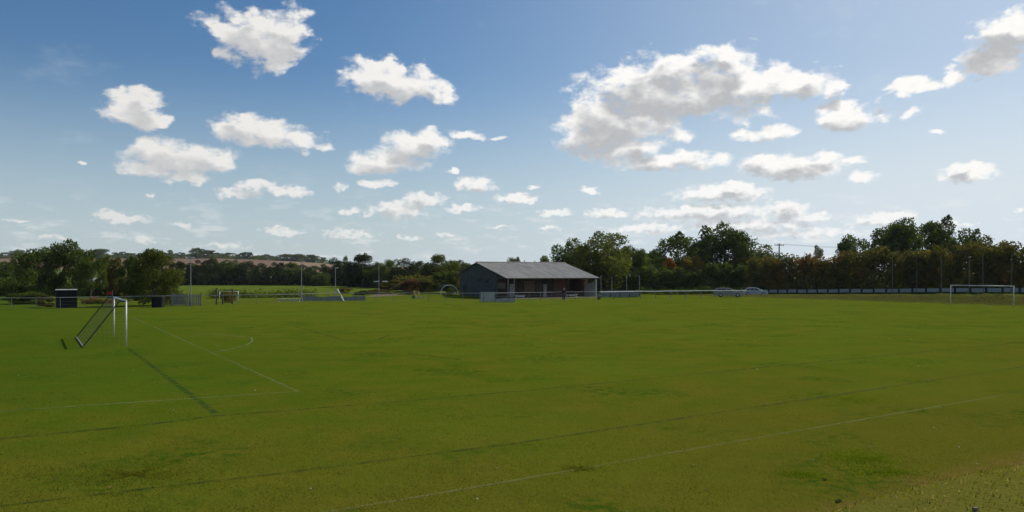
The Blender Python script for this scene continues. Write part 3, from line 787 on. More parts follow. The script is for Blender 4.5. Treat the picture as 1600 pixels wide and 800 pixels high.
# ------------------------------------------------------------------ goals
def goal_frame(name, loc, rz, label, W=7.32, H=2.44, r=.046, net=True, group='football goals'):
    e = empty(name, loc, rz, label, 'goal', group)
    for x in (0, W):
        MB().tube([(x, 0, -.05), (x, 0, H-.02)], r, 12).build('post', M_white, e, smooth_=True)
    MB().tube([(-r, 0, H), (W+r, 0, H)], r, 12).build('crossbar', M_white, e, smooth_=True)
    if not net:
        for x, s in ((0, 1), (W, -1)):
            MB().tube([(x, .02, H-.32), (x+s*.06, .33, H-.02), (x, .02, H-.02)], .02, 6).build('net_bracket', M_white, e)
        return e
    D, top = 2.05, .34
    for x in (0, W):
        MB().tube([(x, top, H-.03), (x, D, .05)], .030, 8).build('stanchion', M_black, e)
        MB().tube([(x, 0, H), (x, top, H-.03)], .03, 8).build('top_arm', M_black, e)
    MB().tube([(0, D, .05), (W, D, .05)], .03, 8).build('ground_bar', M_galv, e)
    mb = MB(); rr = .0045; k = int(W/.36)
    def sag(a, b, s=.05, n=4):
        a, b = Vector(a), Vector(b); out = []
        for i in range(n+1):
            t = i/n; p = a.lerp(b, t); p.z -= s*4*t*(1-t); out.append(p)
        return out
    for i in range(k+1):
        x = W*i/k
        mb.tube([(x, .02, H)]+sag((x, top, H-.03), (x, D, .04), .10), rr, 3, cap=False)
    L = math.hypot(D-top, H-.08); m = int(L/.36)
    for j in range(m+1):
        t = j/m; y = top+(D-top)*t; z = H-.03+(.05-H+.03)*t-.10*4*t*(1-t)
        mb.tube([(0, y, z), (W, y, z)], rr, 3, cap=False)
    for x in (0, W):
        for j in range(1, 9):
            y = D*j/9; zt_ = H-.03 if y < top else H-.03+(.05-H+.03)*(y-top)/(D-top)
            mb.tube([(x, y, .02), (x, y, zt_)], rr, 3, cap=False)
        for j in range(1, 11):
            z = H*j/11; ye = top+(D-top)*(H-z)/H
            mb.tube([(x, 0, z), (x, ye, z)], rr, 3, cap=False)
    mb.build('net', M_net, e, recalc=False)
    return e
VANG = math.atan2(.848, -.53)
goal_frame('football_goal', gnd(197, 540), VANG, 'white football goal with sagging net and black stays on the left')
farpost = gnd(1584, 479.4)+V*7.32; farpost.z = 0
goal_frame('football_goal', farpost, VANG+PI, 'white netless football goal in front of the rough bank', net=False)

# corner flag
p = gnd(175.5, 478.5); e = empty('corner_flag', p, .3, 'red corner flag on a thin pole behind the netted goal', 'flag')
MB().tube([(0, 0, -.05), (.02, 0, 1.86)], .02, 8).build('pole', M_offwhite, e)
mb = MB(); nseg = 9
for i in range(nseg):
    x = -.62*i/(nseg-1)
    for j, z in enumerate((1.84, 1.66, 1.46)):
        mb.v.append((x*(1-.08*j)+.02, .07*math.sin(i*1.1+j*.5), z-.20*(i/(nseg-1))**1.5-.05*math.sin(i*.8)))
for i in range(nseg-1):
    for j in range(2): a = i*3+j; mb.f.append((a, a+3, a+4, a+1)); mb.m.append(0)
mb.build('flag', M_red, e, recalc=False, smooth_=True)

# ------------------------------------------------------------------ rails round the pitch
def rail_fence(name, base, h, label, mat_rail, mat_post, spacing=2.45, rail_r=.035, post_r=.03, cat='fence', wires=True):
    pts = [gnd(x, y) for x, y in base]
    e = empty(name, pts[0], 0, label, cat)
    loc = [p-pts[0] for p in pts]
    ln = [0]
    for a, b in zip(loc[:-1], loc[1:]): ln.append(ln[-1]+(b-a).length)
    def along(d):
        for i in range(len(ln)-1):
            if d <= ln[i+1] or i == len(ln)-2: return loc[i].lerp(loc[i+1], (d-ln[i])/(ln[i+1]-ln[i]))
    n = max(1, round(ln[-1]/spacing)); sp = [along(ln[-1]*i/n) for i in range(n+1)]
    rng = random.Random(len(label))
    zs = [h+rng.gauss(0, .012) for _ in sp]
    MB().tube([p+Vector((0, 0, z)) for p, z in zip(sp, zs)], rail_r, 8).build('rail', mat_rail, e)
    for p, z in zip(sp, zs):
        MB().tube([p+Vector((rng.gauss(0, .01), 0, -.1)), p+Vector((0, .005, z-rail_r*.8))], post_r, 8).build('post', mat_post, e)
    if wires:
        mb = MB()
        for zz in (.15, .45, .78): mb.tube([p+Vector((0, .04, zz+rng.gauss(0, .01))) for p in sp], .006, 3, cap=False)
        mb.build('wire', M_greysteel, e, recalc=False)
    return e
rail_fence('rail_fence', [(-60,483.6),(100,482),(255,478),(290,477.3),(430,475),(530,471.9),(640,471.6),(750,472.2)], 1.22, 'thin grey rail fence with wires along the left end of the pitch', M_galv, M_greysteel)
rail_fence('rail_fence', [(773,472.1),(800,471.3),(860,469.9),(935,468.6)], 1.22, 'grey rail fence in front of the clubhouse veranda', M_galv, M_greysteel, 2.05)
rail_fence('rail_fence', [(937,468.4),(1000,467),(1062,466.2),(1166,465.4)], 1.16, 'white painted rail fence from the clubhouse to the parked cars', M_white, M_greysteel, 2.6, .065, .05, wires=False)

# gate panel in the rail
p = gnd(751, 472.2); q = gnd(773, 472.1); W = (q-p).length; e = empty('gate', p, math.atan2(q.y-p.y, q.x-p.x), 'pale blue-grey sheet gate standing in the rail before the clubhouse gable', 'gate')
M_gate = plain('pale_gate_sheet', (.30, .32, .325), .6, var=.15)
MB().box(0, .34, -.03, .03, -.05, 1.40).build('side_panel', M_gate, e, bevel=.006)
MB().box(.42, W, -.02, .02, .05, 1.38).build('gate_panel', M_gate, e, bevel=.006)
for x in (.38, W+.04): MB().tube([(x, 0, -.1), (x, 0, 1.45)], .03, 8).build('post', M_greysteel, e)
MB().tube([(.7, -.05, 1.0), (.95, -.05, 1.0)], .015, 6).build('handle', M_black, e)
# low boards beside the gate
p = gnd(774.5, 472.6); e = empty('board_barrier', p, .04, 'row of three low grey boards on the grass right of the pale gate', 'barrier')
for i in range(3): MB().box(.05+i*.85, .80+i*.85, -.03, .03, .03, .46+.05*(i % 2)).build('board', M_galv, e, bevel=.006)
for i in range(4): MB().box(-.03+i*.85, .04+i*.85, -.04, .04, -.05, .58).build('stake', M_greysteel, e)

# ------------------------------------------------------------------ clubhouse
O = Vector((-.7, 118, 0)); club = empty('clubhouse', O, UANG, 'low grey clubhouse with a corrugated roof and open veranda', 'building')
def sx_(px, y):
    k = (px-800)/F; return (k*(118+.848*y)+.7+.53*y)/(.848-.53*k)
XR = 17.55
def roofz(y): return 3.26+(5.75-3.26)*y/9.4 if y <= 9.4 else 5.75-(5.75-3.98)*(y-9.4)/6.5
# corrugated roof
mb = MB(); nxr = 53*6; rows = [-.12, 2.3, 4.7, 7.1, 9.4, 11.5, 13.7, 15.95]
for k, dz in enumerate((0, -.035)):
    for y in rows:
        for i in range(nxr+1):
            x = -.28+(XR+.56)*i/nxr
            mb.v.append((x, y, roofz(y)+dz+.035*math.sin(2*PI*i/6)))
n1 = nxr+1; n2 = len(rows)*n1
for j in range(len(rows)-1):
    for i in range(nxr):
        a = j*n1+i; mb.f.append((a, a+1, a+n1+1, a+n1)); mb.m.append(0)
        a += n2; mb.f.append((a, a+n1, a+n1+1, a+1)); mb.m.append(0)
for i in range(nxr):
    mb.f.append((i, n2+i, n2+i+1, i+1)); mb.m.append(0)
    a = (len(rows)-1)*n1+i; mb.f.append((a, a+1, n2+a+1, n2+a)); mb.m.append(0)
for j in range(len(rows)-1):
    a = j*n1; mb.f.append((a, a+n1, n2+a+n1, n2+a)); mb.m.append(0)
    a += nxr; mb.f.append((a, n2+a, n2+a+n1, a+n1)); mb.m.append(0)
rf = mb.build('roof', M_roof, club, smooth_=False)
MB().tube([(-.28, 9.4, 5.80), (XR+.28, 9.4, 5.80)], .09, 8).build('ridge_cap', M_roof, rf)
MB().tube([(9.5, 9.9, 5.5), (9.5, 9.9, 6.05)], .07, 8).tube([(9.5, 9.9, 6.05), (9.5, 9.9, 6.12)], .12, 8).build('vent_pipe', M_black, rf)
bb = MB()
for x in (-.24, XR+.20):
    bb.prism([(-.1, 3.08), (9.4, 5.56), (15.9, 3.78), (15.9, 3.90), (9.4, 5.70), (-.1, 3.20)], 'x', x, x+.04)
bb.build('barge_board', M_timber, rf)
MB().tube([(-.28, -.17, 3.13), (XR+.28, -.17, 3.10)], .06, 8).build('gutter', M_timber, rf)
# walls
gw = MB().prism([(3.4, -.1), (15.7, -.1), (15.7, 3.78), (9.4, 5.52), (3.4, 3.95)], 'x', .10, .35).build('gable_wall', M_render, club)
MB().prism([(3.4, -.1), (15.7, -.1), (15.7, 3.78), (9.4, 5.52), (3.4, 3.95)], 'x', XR-.35, XR-.10).build('gable_wall', M_render, club)
MB().box(.35, XR-.35, 15.45, 15.70, -.1, 3.75).build('back_wall', M_render, club)
MB().prism([(.05, 3.0), (3.395, 3.0), (3.395, 3.95), (.05, 3.12)], 'x', .12, .20).build('veranda_gable', M_timber, club)
for (y0, z0, nm) in [(6.2, 2.55, 'wall_lamp'), (8.9, 2.7, 'wall_lamp')]:
    MB().box(-.22, .098, y0, y0+.35, z0, z0+.12).tube([(.09, y0-.6, z0+.45), (-.05, y0, z0+.10)], .03, 6).build(nm, M_black, gw)
MB().box(.02, .098, 13.6, 14.4, .9, 1.9).build('vent_panel', M_timber, gw)
MB().box(-.02, .34, 15.75, 15.86, 2.0, 3.3).build('board', plain('sunlit_brick_orange', (.50, .15, .04), .8), club)  # made-up board; its orange stands in for a sunlit brick edge
# front wall with bays
y = 3.4
xa, xb, xc, xd = sx_(864, y), sx_(884, y), sx_(908, y), sx_(918, y)
fw = MB().box(.35, xa, y, y+.2, -.1, 4.05).box(xb+.0, xc, y+2.6, y+2.8, -.1, 4.0).box(xd, XR-.35, y, y+.2, -.1, 4.05).build('front_wall', M_brown, club)
MB().box(xa, xb, y-.25, y+2.6, -.1, 3.95).box(xc, xd, y-.25, y+2.6, -.1, 3.95).build('brick_pier', M_pink, club)
def door(px0, px1, h, mat, frame):
    x0, x1 = sx_(px0, y), sx_(px1, y)
    d = MB().box(x0, x1, y-.06, y-.003, 0, h).build('door', mat, fw, bevel=.004)
    MB().box(x0-.09, x0-.004, y-.08, y-.003, 0, h+.09).box(x1+.004, x1+.09, y-.08, y-.003, 0, h+.09).box(x0-.004, x1+.004, y-.08, y-.003, h+.004, h+.09).build('door_frame', frame, fw)
door(797, 803, 2.15, M_galv, M_offwhite)
door(849, 853.5, 2.1, M_galv, M_greysteel)
def window(px0, px1, z0, z1):
    x0, x1 = sx_(px0, y), sx_(px1, y)
    w = MB().box(x0-.08, x1+.08, y-.05, y-.003, z0-.08, z0-.002).box(x0-.08, x1+.08, y-.05, y-.003, z1+.002, z1+.08).box(x0-.08, x0-.002, y-.05, y-.003, z0, z1).box(x1+.002, x1+.08, y-.05, y-.003, z0, z1).box((x0+x1)/2-.03, (x0+x1)/2+.03, y-.05, y-.003, z0, z1).build('window', M_timber, fw)
    MB().box(x0, (x0+x1)/2-.034, y-.02, y-.004, z0, z1).box((x0+x1)/2+.034, x1, y-.02, y-.004, z0, z1).build('pane', M_glass, w)
window(806, 817, 1.0, 2.2); window(838, 847, 1.0, 2.2)
x0, x1 = sx_(819, y), sx_(835, y); MB().box(x0, x1, y-.05, y-.004, .9, 2.7).build('wall_panel', M_tan, fw)
x0, x1 = sx_(913, 2.9), sx_(918, 2.9); MB().box(x0, x1, 2.95, 3.14, 1.9, 3.0).build('notice_board', M_tan, club)
# white end wall of the veranda, its top sloping
MB().prism([(.35, 0), (3.395, 0), (3.395, 1.95), (.35, 2.62)], 'x', XR-.32, XR-.12).build('end_wall', M_offwhite, club)
MB().box(XR-.36, XR-.08,   .06, .345, -.1, 2.95).build('end_post', M_offwhite, club)
MB().prism([(.1, 2.96), (3.39, 2.96), (3.39, 3.95), (.1, 3.12)], 'x', XR-.30, XR-.20).build('veranda_gable', M_timber, club)
for x, m in ((.28, M_greysteel), (sx_(803.5, .3), M_greysteel), (6.1, M_timber), (11.7, M_timber)):
    MB().box(x-.06, x+.06, .2, .32, -.1, 3.2).build('veranda_post', m, club)
MB().box(.2, XR-.1, .18, .34, 3.0, 3.14).build('veranda_beam', M_timber, club)
MB().box(.16, .22, 1.0, 3.3, 1.55, 2.45).build('side_screen', M_tan, club)
# paving before the veranda
mb = MB(); ca = Matrix.Translation(O) @ Matrix.Rotation(UANG, 4, 'Z')
mb.box(.4, XR-.4, -1.3, 3.38, -.1, .07, M=ca); tag(mb.build('paving', M_pave, bevel=.01), kind='structure')
def bench(name, loc, rz, L, h, label, mat=None, back=False, group=None):
    e = empty(name, loc, rz, label, 'bench', group); mat = mat or M_white
    MB().box(-L/2, L/2, -.19, .19, h-.05, h).build('seat', mat, e, bevel=.01)
    for x in (-L/2+.25, L/2-.25): MB().box(x-.05, x+.05, -.15, .15, 0, h-.052).build('leg', mat, e)
    MB().box(-L/2+.31, L/2-.31, -.02, .02, .12, h-.12).build('brace', mat, e)
    return e
pb = ca @ Vector((sx_(812.5, 2.3), 2.3, .07)); bench('bench', pb, UANG, 1.9, .42, 'white bench under the veranda left of the tan wall panel')
pb = ca @ Vector((sx_(893, 2.6), 2.6, .07)); bench('bench', pb, UANG, 2.5, .42, 'white bench in the dark bay behind the standing person')
pb = gnd(452, 471.5); bench('bench', (pb.x, pb.y, 0), .05, 3.2, .42, 'long low white bench on the grass by the middle lamp column', M_offwhite)

# ------------------------------------------------------------------ person
def skin_mesh(name, nodes, edges, mat, subdiv=2, parent=None):
    me = bpy.data.meshes.new(name); me.from_pydata([n[0] for n in nodes], edges, [])
    o = bpy.data.objects.new(name, me); C.objects.link(o)
    sk = o.modifiers.new('skin', 'SKIN'); 
    if subdiv: ss = o.modifiers.new('sub', 'SUBSURF'); ss.levels = subdiv; ss.render_levels = subdiv
    lay = me.skin_vertices[0].data if me.skin_vertices else None
    for i, n in enumerate(nodes):
        r = n[1]; lay[i].radius = (r, r) if not isinstance(r, tuple) else r
    lay[0].use_root = True
    dg = bpy.context.evaluated_depsgraph_get(); m2 = bpy.data.meshes.new_from_object(o.evaluated_get(dg))
    bpy.data.objects.remove(o); m2.materials.clear(); m2.materials.append(mat)
    m2.polygons.foreach_set('use_smooth', [True]*len(m2.polygons))
    return link(name, m2, parent)
def person(loc, rz):
    e = empty('person', loc, rz, 'person in a dark jacket and navy trousers standing by the veranda rail', 'person')
    skin = plain('skin', (.45, .27, .20), .6); jacket = plain('dark_jacket', (.016, .016, .020), .8); trous = plain('navy_trousers', (.022, .022, .075), .85)
    shoe = plain('dark_shoes', (.012, .012, .012), .5); hair = plain('grey_hair', (.42, .41, .39), .8)
    N = [((0,0,.95), (.13,.10)), ((0,0,1.12), (.13,.095)), ((0,.01,1.32), (.15,.10)), ((0,.01,1.46), (.10,.08)), ((0,0,1.54), .05), ((0,-.01,1.60), (.062,.07)), ((0,-.02,1.69), (.075,.092)), ((0,-.01,1.77), (.05,.06)),
         ((.10,0,.90), .085), ((.12,.01,.50), .058), ((.13,.03,.10), .04), ((.14,-.10,.035), .032),
         ((-.10,0,.90), .085), ((-.12,-.02,.50), .058), ((-.14,.01,.10), .04), ((-.16,-.12,.035), .032),
         ((.19,.01,1.42), .05), ((.33,.03,1.18), .042), ((.25,-.14,1.02), .03),
         ((-.19,.01,1.42), .05), ((-.26,.04,1.15), .042), ((-.25,-.03,.92), .03)]
    E = [(0,1),(1,2),(2,3),(3,4),(4,5),(5,6),(6,7),(0,8),(8,9),(9,10),(10,11),(0,12),(12,13),(13,14),(14,15),(2,16),(16,17),(17,18),(2,19),(19,20),(20,21)]
    for wrist, d in ((18, Vector((-.10, -.06, -.05))), (21, Vector((.01, -.02, -.10)))):
        w = Vector(N[wrist][0]); dn = d.normalized(); side = dn.cross(Vector((0, 1, 0))).normalized()
        palm = len(N); N.append((tuple(w+dn*.055), (.030, .018))); E.append((wrist, palm))
        for k, ln in enumerate((.070, .080, .075, .058)):
            b = w+dn*.09+side*(k-1.5)*.020; i = len(N)
            N += [(tuple(b), .0088), (tuple(b+dn*ln*.55), .0082), (tuple(b+dn*ln*.9+Vector((0, -.022, 0))), .007)]
            E += [(palm, i), (i, i+1), (i+1, i+2)]
        i = len(N); N += [(tuple(w+dn*.03-side*.045), .010), (tuple(w+dn*.075-side*.055+Vector((0, -.015, 0))), .008)]; E += [(palm, i), (i, i+1)]
    skin_mesh('body', N, E, skin, 2, e)
    skin_mesh('jacket', [((0,0,.93), (.18,.135)), ((0,0,1.12), (.175,.13)), ((0,.01,1.32), (.20,.135)), ((0,.01,1.47), (.12,.10)), ((.20,.01,1.42), .075), ((.335,.03,1.18), .064), ((.27,-.11,1.045), .05), ((-.20,.01,1.42), .075), ((-.265,.04,1.15), .064), ((-.253,-.01,.97), .05)],
              [(0,1),(1,2),(2,3),(2,4),(4,5),(5,6),(2,7),(7,8),(8,9)], jacket, 2, e)
    skin_mesh('trousers', [((0,0,.95), (.165,.125)), ((.10,0,.86), .115), ((.12,.01,.50), .085), ((.13,.03,.07), .072), ((-.10,0,.86), .115), ((-.12,-.02,.50), .085), ((-.14,.01,.07), .072)], [(0,1),(1,2),(2,3),(0,4),(4,5),(5,6)], trous, 2, e)
    for (x, y_) in ((.132, .03), (-.145, .01)):
        skin_mesh('shoe', [((x, y_+.05, .045), (.042, .045)), ((x, y_-.06, .045), (.045, .042)), ((x, y_-.19, .03), (.038, .028))], [(0,1),(1,2)], shoe, 2, e)
    skin_mesh('hair', [((0,.03,1.70), (.085,.085)), ((0,.015,1.78), (.078,.05))], [(0,1)], hair, 2, e)
    mb = MB()
    for s in (-1, 1): mb.tube([(s*.032, -.105, 1.70), (s*.032, -.114, 1.70)], .011, 8)
    mb.build('eyes', plain('eye_dark', (.03, .02, .02), .3), e)
    MB().tube([(0, -.10, 1.70), (0, -.128, 1.665), (0, -.10, 1.655)], [.01, .014, .01], 8).build('nose', skin, e)
    MB().tube([(-.025, -.103, 1.622), (0, -.109, 1.620), (.025, -.103, 1.622)], .006, 6).build('mouth', plain('lips', (.35, .12, .10), .6), e)
    for s in (-1, 1): MB().tube([(s*.078, 0, 1.66), (s*.088, .005, 1.69), (s*.078, .005, 1.72)], .013, 6).build('ear', skin, e)
    e.scale = (1.04, 1.04, 1.03); return e
person(gnd(881, 469.8), -.15)

# ------------------------------------------------------------------ parked cars
M_tyre = plain('tyre', (.012, .012, .012), .9); M_rim = plain('alloy', (.45, .46, .47), .35, .8); M_carglass = plain('car_glass', (.012, .014, .016), .06, spec=.7)
M_tail = plain('tail_lamp', (.35, .01, .01), .3); M_trim = plain('black_trim', (.015, .015, .016), .6)
def car(loc, rz, paint, label, kind):
    e = empty('parked_car', loc, rz, label, 'car', 'cars parked beyond the rail')
    if kind == 'estate':
        L, hw = 4.75, .90; belt, roofh = .96, 1.50
        prof = [(0,.35),(0,.62),(.06,.80),(.45,.90),(1.25,.98),(2.05,1.42),(2.5,1.49),(3.6,1.49),(4.35,1.40),(4.62,1.02),(4.74,.92),(4.75,.45),(4.6,.28),(.15,.26)]
        glass = [[(1.42,1.0),(2.10,1.38),(2.62,1.43),(2.62,.98)],[(2.70,.98),(2.70,1.43),(3.50,1.43),(3.50,.99)],[(3.58,.99),(3.58,1.43),(4.22,1.36),(4.42,1.02)]]
        ws = ((1.27,.99),(2.03,1.41)); rw = ((4.60,1.04),(4.37,1.385)); wb = (.92, 3.65)
    else:
        L, hw = 4.25, .86; belt, roofh = .95, 1.46
        prof = [(0,.36),(0,.64),(.07,.78),(.5,.90),(1.05,.96),(1.75,1.38),(2.15,1.45),(3.0,1.44),(3.55,1.34),(4.0,1.02),(4.2,.96),(4.25,.5),(4.1,.28),(.15,.27)]
        glass = [[(1.24,.99),(1.84,1.34),(2.25,1.39),(2.25,.97)],[(2.33,.97),(2.33,1.39),(2.95,1.38),(3.15,.98)],[(3.23,.98),(3.04,1.37),(3.45,1.29),(3.75,1.0)]]
        ws = ((1.08,.975),(1.73,1.365)); rw = ((3.98,1.04),(3.57,1.325)); wb = (.82, 3.35)
    X = lambda x: L/2-x          # nose towards +X
    def wid(z): return hw-(.0 if z > .45 else .04)-max(0, z-belt)/(roofh-belt)*.17
    sec = 5; mb = MB(); n = len(prof)
    offs = [-1, -.93, 0, .93, 1]
    for k in range(sec):
        for (x, z) in prof:
            w = wid(z); c = 1 if abs(offs[k]) < .99 else 0
            xx = X(x)
            if not c:   # pull the outer rim in a little so that corners round off
                xx *= .975; z2 = z-(.03 if z > .9 else 0)
            else: z2 = z
            mb.v.append((xx, offs[k]*w, z2))
    for k in range(sec-1):
        for i in range(n):
            a = k*n+i; b = k*n+(i+1) % n; mb.f.append((a, b, b+n, a+n)); mb.m.append(0)
    mb.f.append(tuple(range(n))[::-1]); mb.m.append(0); b = (sec-1)*n; mb.f.append(tuple(range(b, b+n))); mb.m.append(0)
    body = mb.build('body', paint, e, bevel=.02)
    for s in (-1, 1):
        for gl in glass:
            g = MB(); vs = [(X(x)*.985, s*(wid(z)+.012), z) for x, z in gl]; vs2 = [(X(x)*.985, s*(wid(z)-.03), z) for x, z in gl]; m = len(gl)
            g.add(vs+vs2, [tuple(range(m)), tuple(range(m, 2*m))[::-1]]+[(i, (i+1) % m, m+(i+1) % m, m+i) for i in range(m)])
            g.build('side_window', M_carglass, e)
        for x in wb:
            w = MB().tube([(X(x), s*(hw-.20), .32), (X(x), s*(hw-.19), .32), (X(x), s*(hw+.005), .32), (X(x), s*(hw+.012), .32)], [.28, .32, .32, .29], 22).build('wheel', M_tyre, e)
            MB().tube([(X(x), s*(hw+.006), .32), (X(x), s*(hw+.022), .32)], [.20, .16], 14).build('rim', M_rim, w)
        MB().box(X(.02)-.18, X(.02)+.012, min(s*hw*.55, s*hw*.9), max(s*hw*.55, s*hw*.9), .62, .76).build('headlight', M_lens, e, bevel=.02)
        MB().box(X(L)-.012, X(L)+.12, min(s*hw*.68, s*hw*.93), max(s*hw*.68, s*hw*.93), .72, .95).build('tail_light', M_tail, e, bevel=.02)
        MB().box(X(1.55)-.08, X(1.55)+.06, min(s*(hw-.02), s*(hw+.17)), max(s*(hw-.02), s*(hw+.17)), .98, 1.12).build('mirror', paint, e, bevel=.02)
        MB().box(X(2.5)-.09, X(2.5)+.09, s*hw-.012, s*hw+.018, .83, .86).build('door_handle', paint, e)
    def screen(a, b, nm, up):
        w0, w1 = wid(a[1])-.09, wid(b[1])-.07; d = Vector((X(b[0])-X(a[0]), 0, b[1]-a[1])); nn = Vector((d.z, 0, -d.x)).normalized()
        if nn.z < 0: nn = -nn
        P = [Vector((X(a[0]), -w0, a[1])), Vector((X(a[0]), w0, a[1])), Vector((X(b[0]), w1, b[1])), Vector((X(b[0]), -w1, b[1]))]
        g = MB(); g.add([p+nn*.014 for p in P]+[p-nn*.02 for p in P], [(0,1,2,3),(7,6,5,4),(0,4,5,1),(1,5,6,2),(2,6,7,3),(3,7,4,0)]); g.build(nm, M_carglass, e)
    screen(*ws, 'windscreen', 1); screen(*rw, 'rear_window', 1)
    MB().box(X(0)-.05, X(0)+.03, -hw*.78, hw*.78, .34, .52).build('bumper', M_trim, e, bevel=.02)
    MB().box(X(0)-.02, X(0)+.016, -.36, .36, .60, .72).build('grille', M_trim, e)
    return e
def paint(name, c, metal=.5): return plain(name, c, .16, metal, var=.06, scale=1, spec=.9)
car(at(1138, 128.5), -.22, paint('silver_paint', (.24, .245, .25), .0), 'silver estate car parked nearer the clubhouse, its bonnet glinting', 'estate')
car(at(1179.5, 135), -.16, paint('pale_blue_paint', (.36, .41, .48), .0), 'pale blue-grey hatchback parked ahead of the silver estate', 'hatch')

# ------------------------------------------------------------------ boarded fence behind the goal
def on_line(s): p = BAR0+BD*s; return Vector((p.x, p.y, tz(p)))
tot = (BAR1-BAR0).length+7; nb = round((tot+2)/2.2)
e = empty('boarded_fence', on_line(-2), 0, 'long low fence of grey boards between dark posts on top of the bank', 'fence'); base = on_line(-2)
M_board = plain('grey_board', (.36, .365, .35), .8, var=.18, scale=1.2, col2=(.33, .34, .33))
bang = math.atan2(BD.y, BD.x)
brng = random.Random(3)
for i in range(nb+1):
    a = on_line(-2+i*2.2); d = a-base
    Mx = Matrix.Translation(d) @ Matrix.Rotation(bang, 4, 'Z')
    MB().box(-.13, .13, -.12, .12, -.2, .96+brng.uniform(-.03, .03), M=Mx).build('post', M_timber, e)
    if i < nb:
        b = on_line(-2+(i+1)*2.2)-base; dz = (b-d).z
        m = MB(); t = brng.uniform(-.025, .025)
        vs = [d+BD*x+BN*yy+Vector((0, 0, z+t+dz*x/2.2)) for x in (.135, 2.065) for yy in (-.03, .03) for z in (.26, .80)]
        m.add(vs, [(0,1,3,2),(4,6,7,5),(0,4,5,1),(2,3,7,6),(0,2,6,4),(1,5,7,3)]); m.build('board', M_board, e)
# thin poles that carry the ball-stop net
for i, (px, top, lean) in enumerate([(1398,402,.0),(1436,400,.05),(1475,403,-.05),(1518,405,.06),(1540,399,-.03),(1584,400,.08)]):
    k = (px-800)/F; s = (k*BAR0.y-BAR0.x)/(BD.x-k*BD.y); p = on_line(s)-BN*.55; p.z = tz(p); h = zat(top, p.y)-p.z
    lab = ['leftmost of the thin poles before the hedge','second thin pole from the left before the hedge','thin pole just left of the netless goal post','thin pole above the left half of the netless goal','thin pole above the middle of the netless goal','thin pole above the right post of the netless goal'][i]
    e = empty('net_pole', p, 0, lab, 'pole', 'thin net poles behind the goal')
    MB().tube([(0, 0, -.1), (lean, 0, h)], [.06, .045], 8).build('shaft', M_pole, e)
    MB().tube([(lean, 0, h), (lean+.0, -.1, h+.06)], .03, 6).build('top_hook', M_greysteel, e)
for i, (px, top, Y) in enumerate([(939,431,127),(956,433,127.6),(979,432,128.2),(999,430,129)]):
    p = at(px, Y); h = zat(top, Y)
    e = empty('fence_pole', p, 0, ['slim pole closest to the clubhouse end wall','second slim pole right of the clubhouse','third slim pole right of the clubhouse','slim pole farthest right of the clubhouse group'][i], 'pole', 'slim poles beside the clubhouse')
    MB().tube([(0, 0, -.1), (0, 0, h)], .045, 8).build('shaft', M_galv, e)
    MB().tube([(0, 0, h), (0, 0, h+.05)], .065, 8).build('cap', M_galv, e)
p = at(938, 124); e = empty('panel_fence', p, .10, 'low fence of dull grey panels between the slim poles and the white rail', 'fence')
for i in range(4):
    MB().box(.06+i*1.62, 1.58+i*1.62, -.02, .02, .08, 1.15).build('panel', M_greysteel, e)
for i in range(5): MB().box(-.05+i*1.62, .05+i*1.62, -.05, .05, -.1, 1.3).build('post', M_timber, e)
p = gnd(936, 468.0); mb = MB(); mb.tube([(0, 0, 0), (0, 0, .05), (0, 0, .62), (0, 0, .66)], [.2, .24, .28, .22], 12)
e = mb.build('litter_bin', M_black); e.location = p; tag(e, 'small black bin at the foot of the clubhouse end wall', 'bin')

# ------------------------------------------------------------------ poles, lamps
p = at(1217.5, 163); p.z = tz(p); e = empty('telegraph_pole', p, .1, 'dark wooden telegraph pole with a crossarm above the hedge', 'pole'); H = zat(380.5, 163)-p.z
MB().tube([(0, 0, -.5), (0, 0, H)], [.17, .12], 10).build('shaft', M_timber, e)
ar = MB().box(-1.05, 1.05, -.06, .06, H-.42, H-.28).build('crossarm', M_timber, e)
for x in (-.95, -.35, .35, .95): MB().tube([(x, 0, H-.28), (x, 0, H-.16), (x, 0, H-.08)], [.03, .06, .035], 8).build('insulator', M_greysteel, ar)
top = p+Vector((.9, 0, H-.1))
def wire(a, b, sag, label):
    pts = []
    for i in range(25):
        t = i/24; q = a.lerp(b, t); q.z -= sag*4*t*(1-t); pts.append(q)
    o = MB().tube(pts, .016, 4).build('power_line', M_black); return tag(o, label, 'cable', 'overhead cables')
wire(top, Vector(at(1760, 118, 9.4)), 1.2, 'upper overhead cable running from the telegraph pole to the right')
wire(top-Vector((1.8, 0, 0)), Vector(at(1780, 120, 9.0)), 1.3, 'lower overhead cable running from the telegraph pole to the right')

def lamp_column(px, top, Y, label, heads=1, hz=None):
    p = at(px, Y); h = zat(top, Y)
    e = empty('lamp_column', p, 0, label, 'lamp post', 'lamp columns round the pitch')
    MB().tube([(0, 0, -.1), (0, 0, 1.2), (0, 0, 1.25), (0, 0, h)], [.085, .085, .06, .045], 10).build('column', M_galv, e)
    MB().box(-.10, .10, -.09, .09, -.05, .5).build('base_box', M_greysteel, e)
    if heads == 1:
        lh = MB().box(-.08, .42, -.12, .12, h-.02, h+.10).build('lamp_head', M_galv, e, bevel=.02)
        MB().box(.05, .40, -.125, -.10, h, h+.085).build('lens', M_lens, lh)
    else:
        MB().box(-.75, 1.45, -.03, .03, hz-.12, hz-.05).build('crossarm', M_greysteel, e)
        for x in (-.55, 1.05):
            lh = MB().box(x-.38, x+.45, -.18, .18, hz-.045, hz+.12).build('lamp_head', M_white, e, bevel=.02)
            MB().box(x-.34, x+.41, -.19, -.182, hz-.02, hz+.09).build('lens', M_lens, lh)
    return e
lamp_column(298, 403, 92.5, 'tallest slim lamp column, standing by the grey palisade')
lamp_column(471, 409, 109, 'slim lamp column right of the long white bench')
lamp_column(524, 419, 110, 'shorter slim lamp column beside the leaning white pole')
